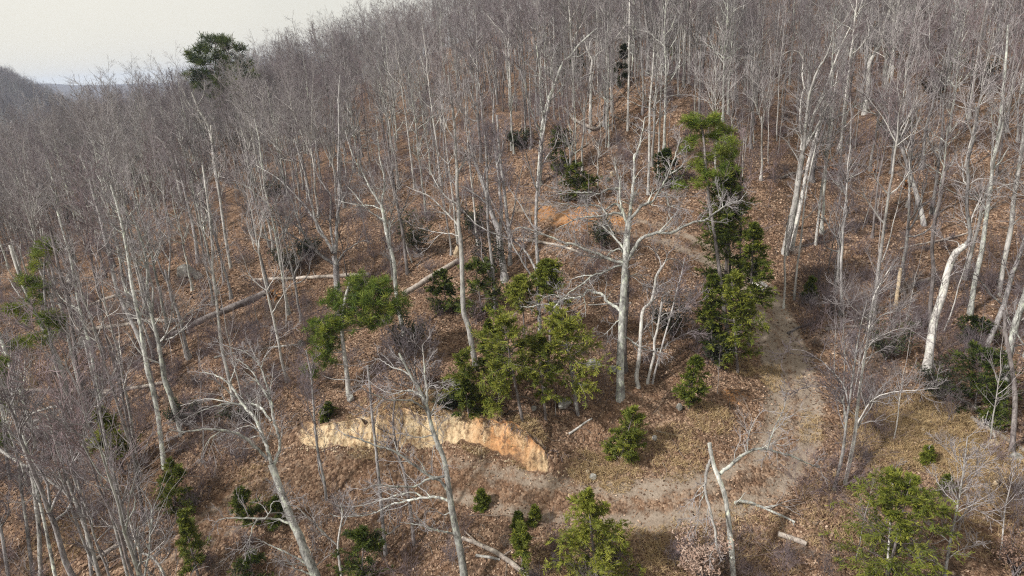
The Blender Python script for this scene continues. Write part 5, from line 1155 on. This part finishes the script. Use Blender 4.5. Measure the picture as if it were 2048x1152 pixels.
for i, (kd, hh, r0, m, ph) in enumerate(SPEC):
    rg = np.random.default_rng(50+i); a, b = grow(rg, hh, r0, kd)
    ma, mb_ = a.mesh('trunk'), b.mesh('crown'); ma.materials.append(m); mb_.materials.append(M_TWIG if i in (2, 6) else m)
    j = MB(); j.V = a.V+b.V; nA = a.n; j.F = a.F + [f+nA for f in b.F]; j.A = a.A+b.A; j.n = a.n+b.n
    mj = j.mesh('wood'); mj.materials.append(m)
    VAR.append((ma, mb_, mj, ph, hh))
SAP = []
for i, (hh, r0, m, ph) in enumerate([(6, .035, M_BARK, 'thin grey'), (7.5, .045, M_PALE, 'thin pale'), (4.5, .028, M_TWIG, 'wispy reddish'), (5.5, .035, M_BARK, 'twiggy grey'), (9, .055, M_PALE, 'tall thin pale')]):
    rg = np.random.default_rng(80+i); a, b = grow_sapling(rg, hh, r0)
    ma, mb_ = a.mesh('trunk'), b.mesh('crown'); ma.materials.append(m); mb_.materials.append(m)
    j = MB(); j.V = a.V+b.V; nA = a.n; j.F = a.F + [f+nA for f in b.F]; j.A = a.A+b.A; j.n = a.n+b.n
    mj = j.mesh('wood'); mj.materials.append(m); SAP.append((ma, mb_, mj, ph, hh))

# where they stand
def density(px, py, x, y, r):
    """trees per square metre by what the ground there looks like in the photograph"""
    d = np.full(px.shape, .055)
    d = np.where((py > 600) & (px < 470), .056, d)
    d = np.where((py > 600) & (px >= 470) & (px < 640), .03, d)
    d = np.where((py > 560) & (px >= 640) & (px < 1400), .004, d)
    d = np.where((py > 400) & (py <= 560) & (px > 700) & (px < 1400), .022, d)
    d = np.where((py > 560) & (px >= 1400) & (px < 1640), .004, d)
    d = np.where((py > 560) & (px >= 1640), .022, d)
    d = np.where((py > 760) & (px >= 1640) & (px < 1960), .006, d)
    d = np.where((py > 380) & (py <= 560) & (px > 1500), .035, d)
    d = np.where((py < 380) & (px > 1000), .085, d)
    d = np.where((py < 330) & (px < 1000), .065, d)
    d = np.where((py > 1000) & (px > 420), 0, d)
    d = np.where((py < 320) & (px < 1000) & (r > 70), .05, d)
    d = np.where((py > 700) & (py < 1050) & (px < 200), .02, d)
    d = np.where((py < 420) & (px < 760) & (r > 60), .10, d)
    d = np.where((py > 330) & (py < 600) & (px < 640), .062, d)
    return d
def scatter(seed, cell, dfun, rmax, rmin=18, spread=1.0):
    rng = np.random.default_rng(seed)
    g = np.arange(-rmax, rmax, cell); gx, gy = np.meshgrid(g, np.arange(8, rmax, cell))
    x = (gx + rng.uniform(-.5, .5, gx.shape)*cell).ravel(); y = (gy + rng.uniform(-.5, .5, gx.shape)*cell).ravel()
    az = np.degrees(np.arctan2(x, y)); r = np.hypot(x, y)
    m = (np.abs(az) < 50) & (r > rmin) & (r < rmax); x, y, r = x[m], y[m], r[m]
    z = H(x, y); px, py, dep = proj(np.stack([x, y, z], 1))
    cl = .55 + .9*vnoise(x/7, y/7, seed)
    p = dfun(px, py, x, y, r)*cell*cell*spread*cl
    keep = rng.random(len(x)) < p
    dt = seg_dist(x, y, TRACK)[0]; keep &= dt > 1.7
    s_, b_, rn = bank_terms(x, y); keep &= ~((s_ > -.4) & (s_ < 1.6) & (b_ > .3))
    keep &= (px > -420) & (px < 2470)
    i = np.where(keep)[0]
    return x[i], y[i], z[i], px[i], py[i], r[i], rng
hx = np.array([(a, b) for a, b, c in HERO_PX], float)
def describe(px, py):
    d = [((px-a)**2 + (py-b)**2, n, a, b) for a, b, n in LAND]; d.sort(key=lambda q: q[0]); _, n, a, b = d[0]
    dx, dy = px-a, py-b
    far = math.hypot(dx, dy)
    if abs(dx) > abs(dy)*1.3: rel = 'right of' if dx > 0 else 'left of'
    else: rel = 'downhill from' if dy > 0 else 'uphill from'
    q = 'just ' if far < 60 else '' if far < 140 else 'well '
    return f'{q}{rel} {n}'
from collections import defaultdict
placed = defaultdict(list)
SKYX = [-200, 0, 140, 250, 380, 480, 560, 620, 700, 760, 850, 1100]; SKYY = [212, 198, 172, 112, 94, 84, 50, 16, -8, -24, -70, -300]
def fit_sky(x, y, z, hh, sc, g):
    """the crest canopy is no higher than the photograph's skyline"""
    for _ in range(9):
        px, py, _d = proj(np.array([x, y, z + hh*sc*1.12]))
        if py > np.interp(px, SKYX, SKYY) + g.uniform(-8, 14) or sc < .3: break
        sc *= .9
    return sc
def place(name, cat, group, var, loc, rz, sc, base_label, parts=True):
    t = thing(name, base_label, cat, loc, group); t.rotation_euler = (0, 0, rz); t.scale = (sc, sc, sc)
    a = bpy.data.objects.new('trunk', var[0]); COL.objects.link(a); a.parent = t
    b = bpy.data.objects.new('crown', var[1]); COL.objects.link(b); b.parent = t; b['kind'] = 'stuff'
    placed[(name, base_label)].append(t)
FAR = []          # (loc, rot, scale, kind index)
CARRY = []
X, Y, Z, PX, PY, RR, rg = scatter(11, 1.6, density, 150)
ok = np.array([np.min(np.abs(hx[:, 0]-a) + 2*np.abs(hx[:, 1]-b)) > 12 for a, b in zip(PX, PY)])
X, Y, Z, PX, PY, RR = [q[ok] for q in (X, Y, Z, PX, PY, RR)]
inv = (PX > -60) & (PX < 2110) & (PY > -40)
order = np.argsort(np.where(inv, RR, RR+500))
nobj = 0; NT = 300 - len([1 for o in bpy.data.objects if o.name.split('.')[0] == 'bare_tree'])
for c in order:
    up = PY[c] < 330
    if PX[c] < 620 and PY[c] > 380: w = [3, 3, 1.5, .7, .6, .4, .3, .6, 1.6, .6, .25]
    elif PX[c] > 1000 and up: w = [3, 1.6, 1.6, 1.4, 1.6, .5, .8, .6, 1.0, 1, .25]
    elif PX[c] < 1000 and up: w = [1.5, 1, 1.5, 3, 2.6, .5, 2.6, .5, .3, 2.4, .15]
    else: w = [2, 1.5, 1.5, 1, 1.2, .8, .8, 1.2, 1, .8, .5]
    w = np.array(w)/sum(w); v = rg.choice(len(VAR), p=w); sc = rg.uniform(.62, 1.0); rz = rg.uniform(0, 6.283)
    if PY[c] > 380 and 640 < PX[c] < 1500: sc *= .8
    if PX[c] < 1000 and up: sc *= .9
    sc = fit_sky(X[c], Y[c], Z[c], VAR[v][4], sc, rg)
    if inv[c] and nobj < NT:
        nobj += 1
        place('bare_tree', 'tree', 'leafless trees of the hillside wood', VAR[v], (X[c], Y[c], Z[c]), rz, sc, VAR[v][3] + ' leafless tree ' + describe(PX[c], PY[c]))
    else: FAR.append((X[c], Y[c], Z[c], rz, sc, v))
def sap_density(px, py, x, y, r):
    d = np.full(px.shape, .06)
    d = np.where((py > 560) & (px >= 600) & (px < 1400), .022, d)
    d = np.where((py > 560) & (px >= 1400) & (px < 1640), .03, d)
    d = np.where((py > 560) & (px >= 1640), .13, d)
    d = np.where((py > 760) & (px >= 1700) & (px < 1960), .03, d)
    d = np.where((py < 330) & (px > 1180), .16, d)
    d = np.where((py > 560) & (px < 600), .07, d)
    d = np.where((py > 840) & (px > 560) & (px < 1640), .010, d)
    d = np.where((py > 700) & (py < 1050) & (px < 200), .02, d)
    d = np.where((py > 1000) & (px > 1450), .06, d)
    d = np.where((py > 1180) & (px > 300), 0, d)
    return d
X, Y, Z, PX, PY, RR, rg = scatter(12, 1.1, sap_density, 125)
inv = (PX > -30) & (PX < 2080) & (PY > -40)
order = np.argsort(np.where(inv, RR, RR+500)); nobj = 0
for c in order:
    v = rg.choice(5, p=[.25, .2, .2, .2, .15]); sc = rg.uniform(.5, 1.15); rz = rg.uniform(0, 6.283)
    if PX[c] > 1180 and PY[c] < 330: v = rg.choice([1, 4, 0, 2], p=[.25, .4, .2, .15]); sc *= 1.2
    if PY[c] > 700 and 560 < PX[c] < 1640: sc *= .55
    if PY[c] > 1000 and PX[c] > 420: sc *= .45
    if inv[c] and nobj < 296:
        nobj += 1
        place('sapling', 'sapling', 'saplings between the trees', SAP[v], (X[c], Y[c], Z[c]), rz, sc, SAP[v][3] + ' sapling ' + describe(PX[c], PY[c]))
    else: FAR.append((X[c], Y[c], Z[c], rz, sc, len(VAR)+v))
# tell apart the few that read alike
for key, lst in placed.items():
    n = len(lst)
    if n < 2: continue
    NUM = ['', '', 'two', 'three', 'four', 'five', 'six', 'seven', 'eight', 'nine', 'ten', 'eleven', 'twelve']; ORD = ['', 'second', 'third', 'fourth', 'fifth', 'sixth', 'seventh', 'eighth', 'ninth', 'tenth', 'eleventh']
    if n <= 3: lst.sort(key=lambda o: o.location.y); wd_ = ['nearer', 'farther'] if n == 2 else ['nearest', 'middle', 'farthest']
    else: lst.sort(key=lambda o: proj(np.array(o.location))[0]); wd_ = ['leftmost'] + [ORD[min(q, 10)] + ' from left' for q in range(1, n-1)] + ['rightmost']
    for o, q in zip(lst, wd_): o['label'] += ', ' + q + ' of ' + NUM[min(n, 12)]
# the wood beyond: out to the crest, and the hills at far left
def far_trees(n, a0, a1, r0, r1, seed, smin=.75, smax=1.15):
    g = np.random.default_rng(seed); az = np.radians(g.uniform(a0, a1, n)); r = np.sqrt(g.uniform(r0*r0, r1*r1, n))
    x, y = r*np.sin(az), r*np.cos(az); z = H(x, y)
    for i in range(n): v = int(g.choice([0, 1, 3, 4, 6, 9, 2])); sc = g.uniform(smin, smax); FAR.append((x[i], y[i], z[i], g.uniform(0, 6.283), fit_sky(x[i], y[i], z[i], VAR[v][4], sc, g) if r[i] < 500 else sc, v))
far_trees(900, -16, 50, 150, 260, 31)
far_trees(2000, -52, -16, 150, 260, 34, .45, .64)
far_trees(500, -46, -14, 95, 150, 35, .45, .7)
far_trees(1700, -50, -14, 260, 520, 32, .6, .8)
far_trees(3000, -42, -29, 500, 760, 33)
for (cx, cy, s) in [(300, 130, 1)]: pass

# ------------------------------------------------------------------ instanced masses: far wood, brush, each one object
SRC = bpy.data.collections.new('wood_sources')
for i, v in enumerate(VAR+SAP):
    o = bpy.data.objects.new('wood_%02d' % i, v[2]); SRC.objects.link(o)
BR_SRC = bpy.data.collections.new('brush_sources')
for i, (hh, sp, n, m) in enumerate([(1.5, .9, 18, M_TWIG), (1.1, .8, 20, M_BARK), (2.2, .9, 14, M_TWIG), (2.6, .8, 12, M_BARK), (.7, .7, 18, M_LOG)]):
    g = np.random.default_rng(140+i); az = g.random(n)*6.283
    d = np.stack([np.cos(az)*sp*g.uniform(.1, .8, n), np.sin(az)*sp*g.uniform(.1, .8, n), np.ones(n)], 1); d = norm(d)
    P = np.empty((n, 6, 3)); P[:, 0] = g.normal(0, .16, (n, 3))*[1, 1, 0]; L_ = hh*g.uniform(.5, 1.1, n)[:, None]/5
    for j in range(1, 6): d = norm(d + g.normal(0, .12, (n, 3)) + [0, 0, -.02]); P[:, j] = P[:, j-1]+d*L_
    Rr = np.repeat(np.linspace(.010, .004, 6)[None], n, 0); mb = MB(); mb.tubes(P, Rr, 3)
    B, BR = kids(g, P, Rr, 6, .25, 1, .5, .3, .65, .04, 5, .008, .15, .0038); mb.tubes(B, BR, 3)
    C, CR = kids(g, B, BR, 4, .2, 1, .5, .3, .6, .03, 3, .007, .15, .0034); mb.tubes(C, CR, 3)
    me = mb.mesh('brush'); me.materials.append(m); BR_SRC.objects.link(bpy.data.objects.new('brush_%d' % i, me))
def instancer(name, pts, coll, label, cat):
    A = np.array(pts, float); me = bpy.data.meshes.new(name); me.vertices.add(len(A)); me.vertices.foreach_set('co', A[:, :3].astype(np.float32).ravel())
    for nm, ty, col in (('rz', 'FLOAT', 3), ('scl', 'FLOAT', 4), ('vid', 'INT', 5)):
        a = me.attributes.new(nm, ty, 'POINT'); a.data.foreach_set('value', A[:, col].astype(np.int32 if ty == 'INT' else np.float32))
    o = link(name, me, None, kind='stuff'); o['label'] = label; o['category'] = cat
    ng = bpy.data.node_groups.new(name, 'GeometryNodeTree')
    ng.interface.new_socket('Geometry', in_out='INPUT', socket_type='NodeSocketGeometry'); ng.interface.new_socket('Geometry', in_out='OUTPUT', socket_type='NodeSocketGeometry')
    N, L = ng.nodes.new, ng.links.new
    gi, go = N('NodeGroupInput'), N('NodeGroupOutput')
    ip = N('GeometryNodeInstanceOnPoints'); ci = N('GeometryNodeCollectionInfo'); ci.inputs['Collection'].default_value = coll
    ci.inputs['Separate Children'].default_value = True; ci.inputs['Reset Children'].default_value = True
    def na(nm, ty):
        n = N('GeometryNodeInputNamedAttribute'); n.data_type = ty; n.inputs['Name'].default_value = nm; return n.outputs['Attribute']
    cx = N('ShaderNodeCombineXYZ'); L(na('rz', 'FLOAT'), cx.inputs['Z']); e2r = N('FunctionNodeEulerToRotation'); L(cx.outputs[0], e2r.inputs[0])
    L(gi.outputs[0], ip.inputs['Points']); L(ci.outputs[0], ip.inputs['Instance']); ip.inputs['Pick Instance'].default_value = True
    L(na('vid', 'INT'), ip.inputs['Instance Index']); L(e2r.outputs[0], ip.inputs['Rotation']); L(na('scl', 'FLOAT'), ip.inputs['Scale'])
    L(ip.outputs[0], go.inputs[0])
    md = o.modifiers.new('scatter', 'NODES'); md.node_group = ng
    return o
instancer('distant_forest', FAR, SRC, 'leafless grey wood filling the far slopes beyond the single trees', 'forest')
def brush_density(px, py, x, y, r):
    d = np.full(px.shape, .17)
    d = np.where((py > 600) & (px < 620), .60, d)
    d = np.where((py > 560) & (px >= 1600), .70, d)
    d = np.where((py > 760) & (px >= 1740), .22, d)
    d = np.where((py > 560) & (px > 640) & (px < 1560), .13, d)
    d = np.where((py > 830) & (px > 640) & (px < 1640), .025, d)
    d = np.where((py > 1010) & (px > 600) & (px < 2000), .40, d)
    d = np.where((py > 960) & (px > 1450) & (px < 1700), .45, d)
    d = np.where((py > 330) & (py < 560) & (px > 700) & (px < 1450), .22, d)
    return d
X, Y, Z, PX, PY, RR, rg = scatter(13, .8, brush_density, 110)
BP = [(X[i], Y[i], Z[i]-.03, rg.uniform(0, 6.283), rg.uniform(.5, 1.15), int(rg.choice(5, p=[.18, .26, .14, .2, .22]))) for i in range(len(X))]
instancer('brush', BP, BR_SRC, 'tangled reddish brush and briars covering the forest floor', 'undergrowth')

# ------------------------------------------------------------------ fallen leaves, straw, sticks: real pieces on the ground near the camera
def litter():
    g = np.random.default_rng(21); n = 210000
    az = np.radians(g.uniform(-46, 46, n)); r = 21*(72/21)**(g.random(n)**.85)
    x, y = r*np.sin(az), r*np.cos(az); z = H(x, y)
    px, py, _ = proj(np.stack([x, y, z], 1))
    dt = seg_dist(x, y, TRACK)[0]; s_, b_, _r = bank_terms(x, y)
    keep = (g.random(n) < (.16 + .84*sstep(.5, 1.9, dt))) & ~((s_ > -.05) & (s_ < .9) & (b_ > .4))
    keep &= (px > -120) & (px < 2170) & (py < 1230)
    keep &= g.random(n) < .35 + .9*vnoise(x/1.3, y/1.3, 77)
    x, y, z, r = x[keep], y[keep], z[keep], r[keep]; n = len(x)
    e = .25; gx = (H(x+e, y)-H(x-e, y))/(2*e); gy = (H(x, y+e)-H(x, y-e))/(2*e)
    nr = norm(norm(np.stack([-gx, -gy, np.ones(n)], 1)) + g.normal(0, .38, (n, 3)))
    d = norm(np.cross(nr, g.normal(size=(n, 3)))); w = np.cross(nr, d)
    l = (g.uniform(.05, .10, n)*np.clip(r/34, .9, 1.5))[:, None]
    mb = MB(); mb.quads(np.stack([x, y, z+.025], 1), d*l*.62, w*l*.40, np.clip(g.normal(.5, .2, n), 0, .93))
    o = link('leaf_litter', mb.mesh('leaf_litter', 'tint', False), M_LEAF, kind='stuff'); tag(o, 'brown fallen oak leaves carpeting the ground', 'leaves')
litter()
def straw():
    g = np.random.default_rng(22); pts = []
    for (cx, cy, rad, n) in [(1850, 850, 2.8, 650), (1930, 900, 2.6, 600), (1770, 880, 2., 260), (1235, 935, 1.2, 220), (1170, 935, .9, 120), (1350, 905, 1.4, 160), (1420, 830, 1.1, 130), (1560, 760, 1.1, 120),
        (1480, 730, .8, 70), (1600, 850, 1.2, 90), (1260, 1130, 1.7, 240), (1360, 1110, 1.5, 160), (1050, 866, .9, 130), (860, 818, 1.3, 160), (960, 846, 1.1, 140), (750, 836, 1.6, 120), (1990, 1020, 2.4, 320), (500, 985, 1.4, 80), (1700, 1040, 2.2, 180),
        (1130, 1130, 1.6, 120), (1500, 1100, 2.0, 160), (140, 1070, 2.2, 160)]:
        q = at(cx, cy); k = int(n*1.6); a = g.random(k)*6.283; rr = rad*np.sqrt(g.random(k)); pts.append(np.stack([q[0]+rr*np.cos(a), q[1]+rr*np.sin(a)], 1))
    p = np.vstack(pts); dt = seg_dist(p[:, 0], p[:, 1], TRACK)[0]; p = p[dt > .35]
    n = len(p); z = H(p[:, 0], p[:, 1]); C = np.stack([p[:, 0], p[:, 1], z], 1)
    per = 8; idx = np.repeat(np.arange(n), per); N = len(idx)
    d = norm(np.stack([g.normal(0, .55, N), g.normal(0, .55, N), np.full(N, .8)], 1)); L_ = g.uniform(.12, .38, N)
    P = np.empty((N, 3, 3)); P[:, 0] = C[idx] + g.normal(0, .05, (N, 3))*[1, 1, 0]; P[:, 1] = P[:, 0] + d*(L_*.5)[:, None]; d2 = norm(d*[1.5, 1.5, .5]); P[:, 2] = P[:, 1] + d2*(L_*.5)[:, None]
    sd_ = norm(np.cross(d, g.normal(size=(N, 3))))*.007
    V = np.stack([P[:, 0]-sd_, P[:, 0]+sd_, P[:, 1]+sd_*.8, P[:, 1]-sd_*.8, P[:, 2]+sd_*.3, P[:, 2]-sd_*.3], 1)
    F = (np.arange(N)*6)[:, None, None] + np.array([[0, 1, 2, 3], [3, 2, 4, 5]])[None]
    mb = MB(); mb.add(V, F.reshape(-1, 4), np.repeat(np.clip(g.normal(.5, .2, N), 0, 1), 6))
    o = link('dry_grass', mb.mesh('dry_grass', 'tint', False), M_STRAW, kind='stuff'); tag(o, 'pale dead grass in tufts on the banks and verge', 'grass')
straw()
def sticks():
    g = np.random.default_rng(23); n = 2600; az = np.radians(g.uniform(-42, 42, n)); r = g.uniform(22, 75, n)
    x, y = r*np.sin(az), r*np.cos(az); dt = seg_dist(x, y, TRACK)[0]; k = (dt > 1.4) | (g.random(n) < .12); x, y = x[k], y[k]; n = len(x)
    a = g.random(n)*6.283; L_ = g.uniform(.3, 2.2, n)*g.random(n)
    P = np.empty((n, 4, 3))
    for j in range(4):
        xx = x + np.cos(a)*L_*j/3 + g.normal(0, .04, n); yy = y + np.sin(a)*L_*j/3 + g.normal(0, .04, n)
        P[:, j] = np.stack([xx, yy, H(xx, yy) + .04 + g.uniform(0, .12, n)*(j > 0)], 1)
    mb = MB(); mb.tubes(P, g.uniform(.006, .02, n)[:, None]*np.linspace(1, .5, 4)[None], 4)
    o = link('fallen_sticks', mb.mesh('fallen_sticks'), M_LOG, kind='stuff'); tag(o, 'grey broken sticks strewn over the leaves', 'sticks')
sticks()

# ------------------------------------------------------------------ the air
def haze():
    bm_ = MB(); lo, hi = np.array([-4300., -4300, -70]), np.array([4300., 4300, ZTOP])
    V = np.array([[x, y, z] for z in (lo[2], hi[2]) for y in (lo[1], hi[1]) for x in (lo[0], hi[0])])
    F = np.array([[0, 2, 3, 1], [4, 5, 7, 6], [0, 1, 5, 4], [2, 6, 7, 3], [0, 4, 6, 2], [1, 3, 7, 5]])
    bm_.add(V, F, 0.)
    m, t, N, L = new_mat('haze'); v = N('ShaderNodeVolumePrincipled'); v.inputs['Density'].default_value = HAZE; v.inputs['Color'].default_value = (.66, .78, 1.0, 1); v.inputs['Anisotropy'].default_value = .2
    o = N('ShaderNodeOutputMaterial'); L(v.outputs[0], o.inputs['Volume'])
    h = link('haze', bm_.mesh('haze', smooth=False), m, kind='stuff'); h['label'] = 'faint blue winter haze over the valley'
ZTOP = max(max(p[2] + 16*p[4] for p in FAR), 62.) + 4
HAZE = .00022
if HAZE > 0: haze()
